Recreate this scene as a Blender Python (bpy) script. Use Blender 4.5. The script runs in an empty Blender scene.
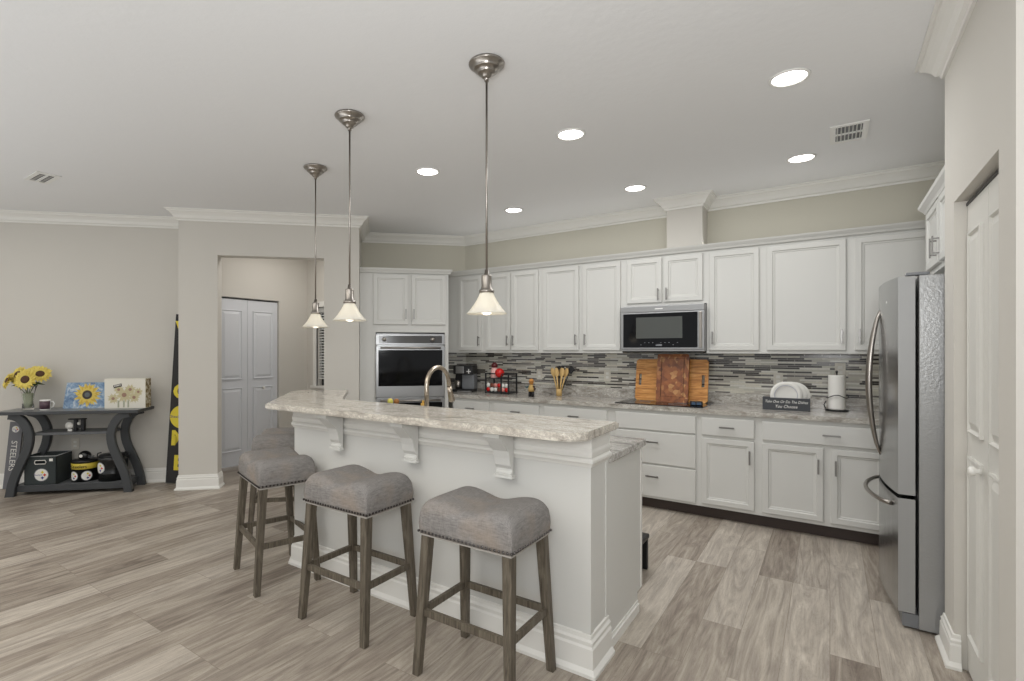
import bpy, bmesh, math, random
from mathutils import Vector, Matrix
random.seed(7)
SC = bpy.context.scene
COL = SC.collection
PI = math.pi
# ------------------------------------------------------------------ camera, world, exposure
cam = bpy.data.cameras.new('camera'); camo = bpy.data.objects.new('camera', cam); COL.objects.link(camo)
cam.sensor_width = 36; cam.lens = 514.5/1024*36
cam.shift_x = 41/1024; cam.shift_y = 10/1024
camo.location = (0, 0, 1.40); camo.rotation_euler = (PI/2, 0, math.radians(34.9))
cam.clip_start = .05
SC.camera = camo
SC.view_settings.view_transform = 'Standard'; SC.view_settings.look = 'None'
SC.view_settings.gamma = 1; SC.view_settings.use_curve_mapping = False
SC.view_settings.exposure = 0.0
world = bpy.data.worlds.new('world'); SC.world = world; world.use_nodes = True
bg = world.node_tree.nodes['Background']
bg.inputs[0].default_value = (0.96, 0.985, 1.0, 1); bg.inputs[1].default_value = .8
CAN_POWER = .6; PEND_POWER = .12
def area(name, loc, target, sx, sy, power, col=(1, 1, 1)):
    l = bpy.data.lights.new(name, 'AREA'); l.shape = 'RECTANGLE'; l.size = sx; l.size_y = sy; l.energy = power; l.color = col
    o = bpy.data.objects.new(name, l); COL.objects.link(o); o.location = loc
    o.rotation_euler = (Vector(target)-Vector(loc)).to_track_quat('-Z', 'Y').to_euler()
    return o
# upward fill added low behind the camera to lighten the ceiling
area('floor_uplight_fill', (-2.2, -1.6, .1), (-2.0, -.4, 2.4), 9.0, 2.0, 100, (.93, .97, 1)).data.spread = math.radians(110)
# more unseen fill lamps, added to even out the room
area('living_side_fill', (-3.5, -.2, 2.79), (-3.5, -.2, 0), 6, 2, 62, (1, .965, .90))  # added downward fill over the living side, no fitting modelled
area('kitchen_fill', (-1.3, 3.6, 2.79), (-1.3, 3.6, 0), 2.6, .9, 30, (.97, .985, 1))  # added broad fill under the kitchen ceiling, apart from the recessed lights
area('over_cabinet_fill', (-1.6, 5.06, 2.35), (-1.6, 4.2, 2.81), 4.2, .06, 3.0, (1, 1, 1))  # added strip fill on the cabinet tops, lifts the kitchen ceiling
area('ceiling_bounce_fill', (.1, -.4, 1.7), (-.3, 1.2, 2.81), .6, .6, 38, (.97, .985, 1))  # added fill aimed at the ceiling, in the manner of a bounced flash
# unseen fill lamp added to brighten the small hall
area('hall_fill', (-5.0, 3.75, 2.78), (-5.0, 3.75, 0), .4, .4, 9, (1, .97, .94))

# ------------------------------------------------------------------ helpers
def S(r, g, b):
    f = lambda c: ((c/255+.055)/1.055)**2.4 if c/255 > .04045 else c/255/12.92
    return (f(r), f(g), f(b), 1)

class MB:
    def __init__(s): s.bm = bmesh.new(); s.mi = 0
    def face(s, vs, smooth=False):
        try: f = s.bm.faces.new(vs)
        except ValueError: return None
        f.material_index = s.mi; f.smooth = smooth; return f
    def box(s, a, b, bev=0):
        x0, y0, z0 = a; x1, y1, z1 = b
        if x0 > x1: x0, x1 = x1, x0
        if y0 > y1: y0, y1 = y1, y0
        if z0 > z1: z0, z1 = z1, z0
        v = [s.bm.verts.new(p) for p in ((x0,y0,z0),(x1,y0,z0),(x1,y1,z0),(x0,y1,z0),(x0,y0,z1),(x1,y0,z1),(x1,y1,z1),(x0,y1,z1))]
        fs = [s.face([v[i] for i in q]) for q in ((3,2,1,0),(4,5,6,7),(0,1,5,4),(1,2,6,5),(2,3,7,6),(3,0,4,7))]
        if bev:
            es = list({e for f in fs for e in f.edges})
            r = bmesh.ops.bevel(s.bm, geom=es, offset=bev, segments=2, affect='EDGES', profile=.5)
            for f in r['faces']: f.material_index = s.mi
        return s
    def tube(s, pts, r, n=10, closed=False, caps=True, sq=False):
        pts = [Vector(p) for p in pts]; m = len(pts)
        rs = r if isinstance(r, (list, tuple)) else [r]*m
        rings = []; up = None
        for i, p in enumerate(pts):
            if closed: t = (pts[(i+1) % m]-pts[i-1])
            else: t = pts[min(i+1, m-1)]-pts[max(i-1, 0)]
            t.normalize()
            if up is None:
                up = Vector((0,0,1)) if abs(t.z) < .9 else Vector((0,1,0))
            a = t.cross(up)
            if a.length < 1e-6: a = t.cross(Vector((1,0,0)))
            a.normalize(); b = a.cross(t).normalized(); up = b
            k = []
            for j in range(n):
                th = 2*PI*j/n + (PI/4 if sq else 0)
                k.append(s.bm.verts.new(p + (a*math.cos(th)+b*math.sin(th))*rs[i]))
            rings.append(k)
        for i in range(m if closed else m-1):
            A, B = rings[i], rings[(i+1) % m]
            for j in range(n): s.face([A[j], A[(j+1) % n], B[(j+1) % n], B[j]], not sq)
        if caps and not closed:
            s.face(rings[0][::-1]); s.face(rings[-1])
        return s
    def lathe(s, prof, c=(0,0,0), n=28, smooth=True, cap=True):
        rings = []
        for r, z in prof:
            if r < 1e-6: rings.append([s.bm.verts.new((c[0], c[1], c[2]+z))])
            else: rings.append([s.bm.verts.new((c[0]+r*math.cos(2*PI*j/n), c[1]+r*math.sin(2*PI*j/n), c[2]+z)) for j in range(n)])
        for A, B in zip(rings, rings[1:]):
            for j in range(n):
                k = (j+1) % n
                if len(A) == 1 and len(B) == 1: continue
                if len(A) == 1: s.face([A[0], B[k], B[j]], smooth)
                elif len(B) == 1: s.face([A[j], A[k], B[0]], smooth)
                else: s.face([A[j], A[k], B[k], B[j]], smooth)
        if cap:
            if len(rings[0]) > 1: s.face(rings[0][::-1])
            if len(rings[-1]) > 1: s.face(rings[-1])
        return s
    def prism(s, poly, z0, z1, f=None, smooth=False):
        # poly in 2-D; f maps (u, v, w) -> xyz
        f = f or (lambda u, v, w: (u, v, w))
        A = [s.bm.verts.new(f(u, v, z0)) for u, v in poly]; B = [s.bm.verts.new(f(u, v, z1)) for u, v in poly]
        s.face(A[::-1]); s.face(B)
        n = len(poly)
        for i in range(n): s.face([A[i], A[(i+1) % n], B[(i+1) % n], B[i]], smooth)
        return s
    def sweep(s, prof, path, closed=False):
        # prof: (offset outwards to the left-normal side, z); path: 2-D polyline, mitred
        P = [Vector(p) for p in path]; m = len(P); rings = []
        for i in range(m):
            d0 = (P[i]-P[i-1]).normalized() if (i > 0 or closed) else None
            d1 = (P[(i+1) % m]-P[i]).normalized() if (i < m-1 or closed) else None
            if d0 is None: d0 = d1
            if d1 is None: d1 = d0
            n0 = Vector((-d0.y, d0.x)); n1 = Vector((-d1.y, d1.x))
            nn = (n0+n1); nn.normalize(); k = 1/max(.3, nn.dot(n0))
            rings.append([s.bm.verts.new((P[i].x+nn.x*k*o, P[i].y+nn.y*k*o, z)) for o, z in prof])
        n = len(prof)
        for i in range(m if closed else m-1):
            A, B = rings[i], rings[(i+1) % m]
            for j in range(n): s.face([A[j], A[(j+1) % n], B[(j+1) % n], B[j]])
        if not closed: s.face(rings[0][::-1]); s.face(rings[-1])
        return s
    def rings(s, w, h, t, steps, x0=0, z0=0, y0=0):
        # framed panel facing -y: steps = (inset, y)
        def ring(i, y): return [s.bm.verts.new((x0+px, y0+y, z0+pz)) for px, pz in ((i,i),(w-i,i),(w-i,h-i),(i,h-i))]
        R = [ring(0, 0)]+[ring(i, y) for i, y in steps]
        s.face(R[0][::-1])
        for A, B in zip(R, R[1:]):
            for j in range(4): s.face([A[j], A[(j+1) % 4], B[(j+1) % 4], B[j]])
        s.face(R[-1])
        return s
    def sphere(s, c, r, n=12, sc=(1,1,1)):
        m = Matrix.Translation(c) @ Matrix.Diagonal((r*sc[0], r*sc[1], r*sc[2], 1))
        g = bmesh.ops.create_uvsphere(s.bm, u_segments=n, v_segments=max(6, n*2//3), radius=1, matrix=m)
        for v in g['verts']:
            for f in v.link_faces: f.material_index = s.mi; f.smooth = True
        return s
    def mat(s, i): s.mi = i; return s
    def xf(s, M): bmesh.ops.transform(s.bm, matrix=M, verts=s.bm.verts); return s

def obj(name, mb, mats, parent=None, recalc=True):
    if recalc: bmesh.ops.recalc_face_normals(mb.bm, faces=mb.bm.faces)
    me = bpy.data.meshes.new(name); mb.bm.to_mesh(me); mb.bm.free()
    for m in (mats if isinstance(mats, (list, tuple)) else [mats]): me.materials.append(m)
    o = bpy.data.objects.new(name, me); COL.objects.link(o)
    if parent: o.parent = parent
    return o
def thing(name, label, cat, loc=(0,0,0), rot=0, group=None):
    o = bpy.data.objects.new(name, None); COL.objects.link(o); o.empty_display_size = .05
    o.location = loc; o.rotation_euler = (0, 0, rot)
    o['label'] = label; o['category'] = cat
    if group: o['group'] = group
    return o
def tag(o, label, cat, group=None, loc=None, rot=0):
    o['label'] = label; o['category'] = cat
    if group: o['group'] = group
    if loc is not None: o.location = loc; o.rotation_euler = (0, 0, rot)
    return o
def struct(name, mb, m, parent=None):
    o = obj(name, mb, m, parent)
    if not parent: o['kind'] = 'structure'
    return o
def dup(root, loc, rot, label, group=None):
    r = root.copy(); COL.objects.link(r); r.location = loc; r.rotation_euler = (0, 0, rot)
    r['label'] = label
    if group: r['group'] = group
    for ch in [c for c in root.children]:
        c = ch.copy(); COL.objects.link(c); c.parent = r
        for g in [g for g in ch.children]:
            d = g.copy(); COL.objects.link(d); d.parent = c
    return r
def text_mesh(name, body, size, mat, parent, M, extrude=.0006, align='CENTER', sx=1.0, shear=0.0):
    cu = bpy.data.curves.new(name, 'FONT'); cu.body = body; cu.size = size; cu.align_x = align; cu.align_y = 'CENTER'; cu.extrude = extrude
    cu.resolution_u = 3; cu.shear = shear; cu.offset = .008 if size > .2 else 0
    to = bpy.data.objects.new(name, cu); COL.objects.link(to)
    dg = bpy.context.evaluated_depsgraph_get()
    me = bpy.data.meshes.new_from_object(to.evaluated_get(dg)); COL.objects.unlink(to); bpy.data.objects.remove(to)
    me.transform(Matrix.Diagonal((sx, 1, 1, 1))); me.transform(M); me.materials.clear(); me.materials.append(mat); me.name = name
    o = bpy.data.objects.new(name, me); COL.objects.link(o); o.parent = parent
    return o
FRONT = Matrix.Rotation(PI/2, 4, 'X')        # text plane facing -y

# ------------------------------------------------------------------ materials
def pm(name, col, rough=.5, metal=0, spec=.5, **k):
    m = bpy.data.materials.new(name); m.use_nodes = True
    b = m.node_tree.nodes['Principled BSDF']
    b.inputs['Base Color'].default_value = col; b.inputs['Roughness'].default_value = rough
    b.inputs['Metallic'].default_value = metal; b.inputs['Specular IOR Level'].default_value = spec
    for kk, v in k.items(): b.inputs[kk.replace('_', ' ')].default_value = v
    return m
def N(m, t, **k):
    n = m.node_tree.nodes.new(t)
    for a, v in k.items(): setattr(n, a, v)
    return n
def L(m, a, b): m.node_tree.links.new(a, b)
def bsdf(m): return m.node_tree.nodes['Principled BSDF']
def coords(m, kind='Object', scale=(1,1,1), rot=(0,0,0), loc=(0,0,0)):
    tc = N(m, 'ShaderNodeTexCoord'); mp = N(m, 'ShaderNodeMapping')
    mp.inputs['Scale'].default_value = scale; mp.inputs['Rotation'].default_value = rot; mp.inputs['Location'].default_value = loc
    L(m, tc.outputs[kind], mp.inputs[0]); return mp.outputs[0]
def noise(m, vec, scale, detail=4, rough=.55, dist=0):
    n = N(m, 'ShaderNodeTexNoise'); n.inputs['Scale'].default_value = scale; n.inputs['Detail'].default_value = detail
    n.inputs['Roughness'].default_value = rough; n.inputs['Distortion'].default_value = dist
    L(m, vec, n.inputs['Vector']); return n.outputs[0]
def ramp(m, fac, stops, const=False):
    r = N(m, 'ShaderNodeValToRGB'); e = r.color_ramp.elements
    if const: r.color_ramp.interpolation = 'CONSTANT'
    while len(e) < len(stops): e.new(.5)
    for i, (p, c) in enumerate(stops): e[i].position = p; e[i].color = c
    L(m, fac, r.inputs[0]); return r.outputs[0]
def mixc(m, fac, a, b, mode='MIX'):
    n = N(m, 'ShaderNodeMix', data_type='RGBA', blend_type=mode)
    for i, v in ((0, fac), (6, a), (7, b)):
        if hasattr(v, 'links'): L(m, v, n.inputs[i])
        else: n.inputs[i].default_value = v
    return n.outputs[2]
def bump(m, h, strength=.2, dist=.01):
    n = N(m, 'ShaderNodeBump'); n.inputs['Strength'].default_value = strength; n.inputs['Distance'].default_value = dist
    L(m, h, n.inputs['Height']); L(m, n.outputs[0], bsdf(m).inputs['Normal'])
def setc(m, c): L(m, c, bsdf(m).inputs['Base Color'])

def paint(name, col, bs=.08, sc=90):
    m = pm(name, col, .75, 0, .25); v = coords(m); bump(m, noise(m, v, sc, 3), bs, .004); return m
M_wall = paint('wall_paint', S(207, 203, 195), .1, 70)
M_kwall = paint('kitchen_wall_paint', S(202, 198, 184), .1, 70)
M_ceil = paint('ceiling_paint', S(236, 236, 236), .35, 22)
M_trim = pm('white_trim_paint', S(232, 230, 224), .4, 0, .4)
M_cab = pm('white_cabinet_paint', S(207, 206, 201), .38, 0, .4)
M_isl = pm('island_paint', S(215, 214, 209), .5, 0, .35)
M_toe = pm('dark_brown_toe_kick', S(58, 46, 40), .5)
M_pdoor = pm('pantry_door_paint', S(214, 212, 205), .45, 0, .4)
M_door = pm('white_door_paint', S(214, 216, 220), .45, 0, .4)
M_black = pm('black_plastic', S(22, 22, 24), .4)
M_blackglass = pm('black_glass', S(8, 8, 10), .08, 0, .22)
M_beige = pm('almond_plastic', S(214, 209, 197), .4)
M_white = pm('white_plastic', S(235, 234, 230), .4)
M_lens = pm('lamp_lens', (1,1,1,1), .5); bsdf(M_lens).inputs['Emission Color'].default_value = (1, .97, .92, 1); bsdf(M_lens).inputs['Emission Strength'].default_value = 9
M_bulb = pm('warm_bulb', (1,1,1,1), .5); bsdf(M_bulb).inputs['Emission Color'].default_value = (1, .88, .7, 1); bsdf(M_bulb).inputs['Emission Strength'].default_value = 1.2
M_nickel = pm('brushed_nickel', S(158, 152, 145), .28, 1)
M_pull = pm('dark_brushed_pull', S(140, 138, 135), .35, 1)
M_faucet = pm('satin_nickel_faucet', S(190, 178, 162), .25, 1)

def steel(name, col, rough):
    m = pm(name, col, rough, 1); v = coords(m, scale=(2, 2, 260))
    n = noise(m, v, 4, 2); L(m, ramp(m, n, [(.3, (rough-.02,)*3+(1,)), (.7, (rough+.03,)*3+(1,))]), bsdf(m).inputs['Roughness']); return m
M_steel = steel('stainless_steel', S(160, 160, 160), .3)
M_fridge = steel('fridge_steel', S(168, 169, 170), .22)
M_fedge = pm('fridge_door_edge', S(158, 158, 157), .45, .2)
M_fside = pm('fridge_side_paint', S(160, 160, 159), .33, .35)
bump(M_fside, noise(M_fside, coords(M_fside), 70, 3), .35, .003)

def shade_glass():
    m = pm('frosted_glass_shade', S(244, 243, 238), .35, 0, .5)
    b = bsdf(m); b.inputs['Subsurface Weight'].default_value = 0; b.inputs['Transmission Weight'].default_value = 0
    nt = m.node_tree; out = nt.nodes['Material Output']
    tr = N(m, 'ShaderNodeBsdfTranslucent'); tr.inputs[0].default_value = S(250, 246, 234); ms = N(m, 'ShaderNodeMixShader'); ms.inputs[0].default_value = .45
    L(m, b.outputs[0], ms.inputs[1]); L(m, tr.outputs[0], ms.inputs[2]); L(m, ms.outputs[0], out.inputs[0]); return m
M_shade = shade_glass()

def floor_mat():
    m = pm('vinyl_plank_floor', S(160, 150, 138), .42, 0, .35)
    v = coords(m, rot=(0, 0, PI/2))
    br = N(m, 'ShaderNodeTexBrick'); br.offset = .37; br.offset_frequency = 3; br.squash = 1
    L(m, v, br.inputs['Vector'])
    for k, x in (('Color1', (0,0,0,1)), ('Color2', (1,1,1,1)), ('Mortar', (.5,.5,.5,1)), ('Scale', 1), ('Mortar Size', .0012), ('Brick Width', 1.22), ('Row Height', .182), ('Mortar Smooth', .3)):
        br.inputs[k].default_value = x
    # per-plank offset of grain
    add = N(m, 'ShaderNodeVectorMath', operation='MULTIPLY_ADD')
    L(m, br.outputs['Color'], add.inputs[0]); add.inputs[1].default_value = (37, 21, 9); L(m, v, add.inputs[2])
    mp = N(m, 'ShaderNodeMapping'); mp.inputs['Scale'].default_value = (.7, 6.0, 1); L(m, add.outputs[0], mp.inputs[0])
    g1 = noise(m, mp.outputs[0], 2.0, 8, .6, 2.6)
    mp2 = N(m, 'ShaderNodeMapping'); mp2.inputs['Scale'].default_value = (2.2, 60, 1); L(m, add.outputs[0], mp2.inputs[0])
    g2 = noise(m, mp2.outputs[0], 2, 4, .6, .3)
    base = ramp(m, br.outputs['Color'], [(0, S(124, 113, 104)), (.3, S(152, 141, 130)), (.6, S(172, 163, 152)), (1, S(212, 204, 193))])
    grain = ramp(m, g1, [(.26, S(84, 74, 66)), (.41, S(140, 129, 118)), (.56, S(178, 168, 154)), (.75, S(214, 206, 192))])
    c = mixc(m, .55, base, grain)
    fine = ramp(m, g2, [(.3, (.87, .86, .85, 1)), (.7, (1.04, 1.04, 1.04, 1))])
    c = mixc(m, 1.0, c, fine, 'MULTIPLY')
    # thin dark cracks
    mp3 = N(m, 'ShaderNodeMapping'); mp3.inputs['Scale'].default_value = (.9, 9, 1); L(m, add.outputs[0], mp3.inputs[0])
    n3 = noise(m, mp3.outputs[0], 3.1, 5, .7, 2.5)
    crack = ramp(m, n3, [(.485, (1,1,1,1)), (.5, (.62,.58,.55,1)), (.515, (1,1,1,1))])
    c = mixc(m, .7, c, crack, 'MULTIPLY')
    seam = ramp(m, br.outputs['Fac'], [(0, (1,1,1,1)), (1, (.66,.64,.62,1))])
    c = mixc(m, 1.0, c, seam, 'MULTIPLY')
    setc(m, c)
    bump(m, g2, .06, .003)
    return m
M_floor = floor_mat()

def granite(name, light, mid, dark, vein, sc=(1, 1, 1), bright=0):
    m = pm(name, light, .17, 0, .45)
    v = coords(m, scale=sc)
    n1 = noise(m, v, 3.2, 9, .62, 1.8)
    n2 = noise(m, coords(m, scale=(sc[0]*1.3, sc[1]*1.1, sc[2]), loc=(3, 7, 1)), 7, 8, .7, 2.5)
    n3 = noise(m, coords(m), 130, 3, .7)
    c = ramp(m, n1, [(.30, dark), (.42, mid), (.52, light), (.66, light), (.78, mid)])
    ve = ramp(m, n2, [(.42, (0,0,0,1)), (.5, (1,1,1,1)), (.56, (0,0,0,1))])
    c = mixc(m, mixc(m, .75, (0,0,0,1), ve), c, vein)
    sp = ramp(m, n3, [(.35, (.72,.70,.68,1)), (.5, (1,1,1,1))])
    c = mixc(m, .6, c, sp, 'MULTIPLY')
    setc(m, c); return m
M_bar = granite('cream_granite', S(222, 216, 204), S(198, 190, 178), S(136, 130, 120), S(160, 152, 142), (1.3, 3.0, 3.0))
M_gran2 = granite('grey_streaked_granite', S(206, 203, 197), S(168, 165, 160), S(108, 104, 100), S(140, 134, 128), (1.2, 4.5, 4.5))
M_gran = granite('grey_granite', S(206, 203, 196), S(172, 168, 160), S(98, 92, 86), S(140, 130, 118), (1.3, 3.6, 3.6))

def mosaic():
    m = pm('linear_mosaic_tile', S(180, 178, 168), .2, 0, .5)
    tc = N(m, 'ShaderNodeTexCoord'); sp = N(m, 'ShaderNodeSeparateXYZ'); L(m, tc.outputs['Object'], sp.inputs[0])
    cb = N(m, 'ShaderNodeCombineXYZ'); L(m, sp.outputs[0], cb.inputs[0]); L(m, sp.outputs[2], cb.inputs[1])
    br = N(m, 'ShaderNodeTexBrick'); br.offset = .43; br.offset_frequency = 2; br.squash = 1.7; br.squash_frequency = 3
    L(m, cb.outputs[0], br.inputs['Vector'])
    for k, x in (('Color1', (0,0,0,1)), ('Color2', (1,1,1,1)), ('Mortar', (.45,.45,.45,1)), ('Scale', 1), ('Mortar Size', .0013), ('Brick Width', .125), ('Row Height', .0165), ('Mortar Smooth', .1)):
        br.inputs[k].default_value = x
    c = ramp(m, br.outputs['Color'], [(0, S(70, 66, 64)), (.20, S(120, 116, 112)), (.30, S(206, 204, 192)), (.48, S(222, 218, 204)), (.62, S(188, 182, 172)), (.70, S(230, 228, 220)), (.90, S(104, 98, 94))], True)
    c = mixc(m, br.outputs['Fac'], c, S(206, 203, 194))
    n = noise(m, cb.outputs[0], 60, 3); c = mixc(m, .25, c, ramp(m, n, [(.3, S(150,146,138)), (.7, S(225,222,214))]), 'MULTIPLY')
    setc(m, c)
    L(m, ramp(m, br.outputs['Color'], [(0, (.1,)*3+(1,)), (.5, (.4,)*3+(1,)), (.8, (.15,)*3+(1,))], True), bsdf(m).inputs['Roughness'])
    return m
M_mosaic = mosaic()

def fabric():
    m = pm('grey_linen_fabric', S(128, 124, 120), .9, 0, .15)
    a = noise(m, coords(m, scale=(9, 220, 60)), 3, 3, .6); b = noise(m, coords(m, scale=(220, 9, 22)), 3, 3, .6)
    c = mixc(m, .5, ramp(m, a, [(.3, S(104, 101, 100)), (.7, S(164, 160, 156))]), ramp(m, b, [(.3, S(108, 104, 102)), (.7, S(160, 156, 152))]))
    st = noise(m, coords(m), 5, 2); c = mixc(m, ramp(m, st, [(.5, (0,0,0,1)), (.72, (.45,.45,.45,1))]), c, S(170, 152, 134))
    setc(m, c); bump(m, a, .25, .002); return m
M_fabric = fabric()
def wood(name, cols, sc=(4, 40, 4), rough=.5, f=2.0):
    m = pm(name, cols[1], rough, 0, .35); n = noise(m, coords(m, scale=sc), f, 6, .6, .8)
    setc(m, ramp(m, n, [(.3, cols[0]), (.5, cols[1]), (.7, cols[2])])); return m
M_leg = wood('grey_brown_wood', (S(72, 64, 54), S(98, 90, 78), S(122, 114, 100)), (40, 40, 3), .55)
M_console = pm('charcoal_painted_wood', S(66, 68, 70), .45)
M_shelf = pm('grey_shelf_surface', S(96, 98, 100), .4)
M_board1 = wood('acacia_board', (S(150, 88, 38), S(200, 138, 70), S(226, 172, 104)), (2, 9, 16), .35, 3)
def endgrain():
    m = pm('end_grain_board', S(140, 80, 40), .35); tc = coords(m)
    vo = N(m, 'ShaderNodeTexVoronoi'); vo.inputs['Scale'].default_value = 28; L(m, tc, vo.inputs['Vector'])
    sp = N(m, 'ShaderNodeSeparateColor'); L(m, vo.outputs['Color'], sp.inputs[0])
    c = ramp(m, sp.outputs[0], [(0, S(96, 46, 20)), (.4, S(134, 72, 34)), (.75, S(160, 96, 48)), (.92, S(206, 156, 98))])
    c = mixc(m, .35, c, ramp(m, noise(m, tc, 18, 5), [(.3, S(90, 40, 18)), (.7, S(190, 120, 64))])); setc(m, c); return m
M_board2 = endgrain()
M_bamboo = pm('bamboo', S(206, 172, 112), .5)
M_yellow = pm('yellow_petal', S(232, 212, 110), .6)
M_yel2 = pm('team_yellow', S(226, 206, 60), .5)
M_brown = pm('flower_centre_brown', S(82, 56, 38), .8)
M_green = pm('leaf_green', S(88, 108, 60), .6)
M_glass = pm('clear_glass', (1,1,1,1), .03, 0, .5, Transmission_Weight=1.0, IOR=1.3)
M_red = pm('red_plastic', S(205, 30, 28), .25)
M_orange = pm('emblem_red', S(200, 60, 40), .5)
M_blue = pm('emblem_blue', S(52, 50, 130), .5)
M_paper = pm('white_paper', S(232, 230, 224), .85, 0, .2)
M_blind = pm('white_blind', S(225, 225, 222), .5)
M_grey = pm('grey_plastic', S(120, 122, 125), .4)

# ------------------------------------------------------------------ frames
R2 = math.sqrt(.5)
def W(s, d): return (s*R2-d*R2, s*R2+d*R2)          # diagonal walls: s along, d distance away
CZ = 2.81                                            # ceiling height
# ------------------------------------------------------------------ room shell
mb = MB(); mb.box((-9.5, -5.5, -.1), (5, 6.2, 0)); struct('floor', mb, M_floor)
mb = MB(); mb.box((-9.5, -5.5, CZ), (5, 6.2, CZ+.1)); struct('ceiling', mb, M_ceil)
def wall_poly(name, poly, m, z0=0, z1=CZ):
    mb = MB(); mb.prism(poly, z0, z1); return struct(name, mb, m)
wall_poly('wall_left', [W(-8.6, 5.99), W(-1.985, 5.99), W(-1.985, 6.12), W(-8.6, 6.12)], M_wall)
# entry partition with the cased opening, its ends returning to the walls behind
T = .14
OL, OR, OZ = -1.62, -.573, 2.37
wall_poly('wall_entry', [W(-1.985, 5.60), W(OL, 5.60), W(OL, 5.60+T), W(-1.985+T, 5.60+T), W(-1.985+T, 6.12), W(-1.985, 6.12)], M_wall)
mb = MB(); mb.prism([W(OL, 5.60), W(OR, 5.60), W(OR, 5.60+T), W(OL, 5.60+T)], OZ, CZ); struct('wall_entry_header', mb, M_wall)
wall_poly('wall_entry_end', [W(OR, 5.60), W(-.212, 5.60), W(-.212, 6.35), W(-.212-T, 6.47), W(-.212-T, 5.60+T), W(OR, 5.60+T)], M_wall)
wall_poly('wall_oven', [W(-.212-T, 6.35), (-3.740, 5.24), (-3.740, 5.40), W(-.212-T, 6.48)], M_kwall)
wall_poly('wall_back', [(-3.740, 5.24), (1.22, 5.24), (1.22, 5.38), (-3.740, 5.38)], M_kwall)
wall_poly('wall_right', [(1.10, 3.25), (1.22, 3.25), (1.22, 5.24), (1.10, 5.24)], M_kwall)
# chimney chase above the cabinets
mb = MB(); mb.box((-1.253, 5.0, 2.30), (-.945, 5.24, CZ)); struct('wall_chase', mb, M_wall)
# pantry enclosure
PX = .45
mb = MB(); mb.prism([(PX, 3.09), (PX, 3.31), (1.22, 3.31), (1.22, 3.19), (PX+.14, 3.19), (PX+.14, 3.09)], 0, CZ); struct('wall_pantry_far', mb, M_wall)
mb = MB(); mb.prism([(PX, 2.164), (PX, 2.353), (PX+.14, 2.353), (PX+.14, 2.28), (3.2, 2.28), (3.2, 2.164)], 0, CZ); struct('wall_pantry_near', mb, M_wall)
mb = MB(); mb.box((PX, 2.353, 2.055), (PX+.14, 3.09, CZ)); struct('wall_pantry_header', mb, M_wall)
# little hall behind the opening
DX = -5.86
mb = MB(); mb.prism([(DX, 2.76), (DX, 3.20), (DX-.12, 3.20), (DX-.12, 2.76)], 0, CZ); struct('wall_hall_door_side', mb, M_wall)
mb = MB(); mb.box((DX-.12, 3.20, 2.04), (DX, 4.05, CZ)); struct('wall_hall_header', mb, M_wall)
mb = MB(); mb.box((DX-.12, 4.05, 0), (DX, 4.60, CZ)); struct('wall_hall_corner', mb, M_wall)
mb = MB()
HY = 4.484
mb.box((DX, HY, 0), (-5.66, HY+.12, CZ)); mb.box((-5.66, HY, 0), (-4.96, HY+.12, .93)); mb.box((-5.66, HY, 1.98), (-4.96, HY+.12, CZ)); mb.box((-4.96, HY, 0), (-4.57, HY+.10, CZ))
struct('wall_hall_window_side', mb, M_wall)

# crown moulding
CR = [(0, CZ-.105), (.012, CZ-.105), (.014, CZ-.09), (.03, CZ-.082), (.045, CZ-.055), (.066, CZ-.034), (.082, CZ-.024), (.086, CZ-.012), (.10, CZ-.01), (.10, CZ), (0, CZ)]
BB = [(0, 0), (.032, 0), (.032, .012), (.018, .03), (.016, .10), (.012, .108), (.014, .122), (.008, .13), (.006, .145), (0, .148)]
# room side is on the left-hand normal of each path
mb = MB(); mb.sweep(CR, [(1.10, 3.31), (1.10, 5.24), (-.945, 5.24), (-.945, 5.0), (-1.253, 5.0), (-1.253, 5.24), (-3.740, 5.24), W(-.212, 6.35), W(-.212, 5.60), W(-1.985, 5.60), W(-1.985, 5.99), W(-8.6, 5.99)])
struct('trim_1', mb, M_trim)
mb = MB(); mb.sweep(CR, [(3.2, 2.164), (PX, 2.164), (PX, 3.31), (1.10, 3.31)]); struct('trim_2', mb, M_trim)
mb = MB(); mb.sweep(BB, [W(OL, 5.74), W(OL, 5.60), W(-1.985, 5.60), W(-1.985, 5.99), W(-8.6, 5.99)]); struct('baseboard_left', mb, M_trim)
mb = MB(); mb.sweep(BB, [W(-.212, 5.70), W(-.212, 5.60), W(OR, 5.60), W(OR, 5.74)]); struct('baseboard_entry', mb, M_trim)
mb = MB(); mb.sweep(BB, [(PX+.022, 3.09), (PX, 3.09), (PX, 3.31), (.9, 3.31)]); struct('baseboard_pantry', mb, M_trim)
mb = MB(); mb.sweep(BB, [(3.2, 2.164), (PX, 2.164), (PX, 2.353), (PX+.04, 2.353)]); struct('baseboard_right', mb, M_trim)
mb = MB(); mb.sweep(BB, [(-4.6, HY), (DX, HY), (DX, 4.05)]); struct('baseboard_hall', mb, M_trim)

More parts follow.
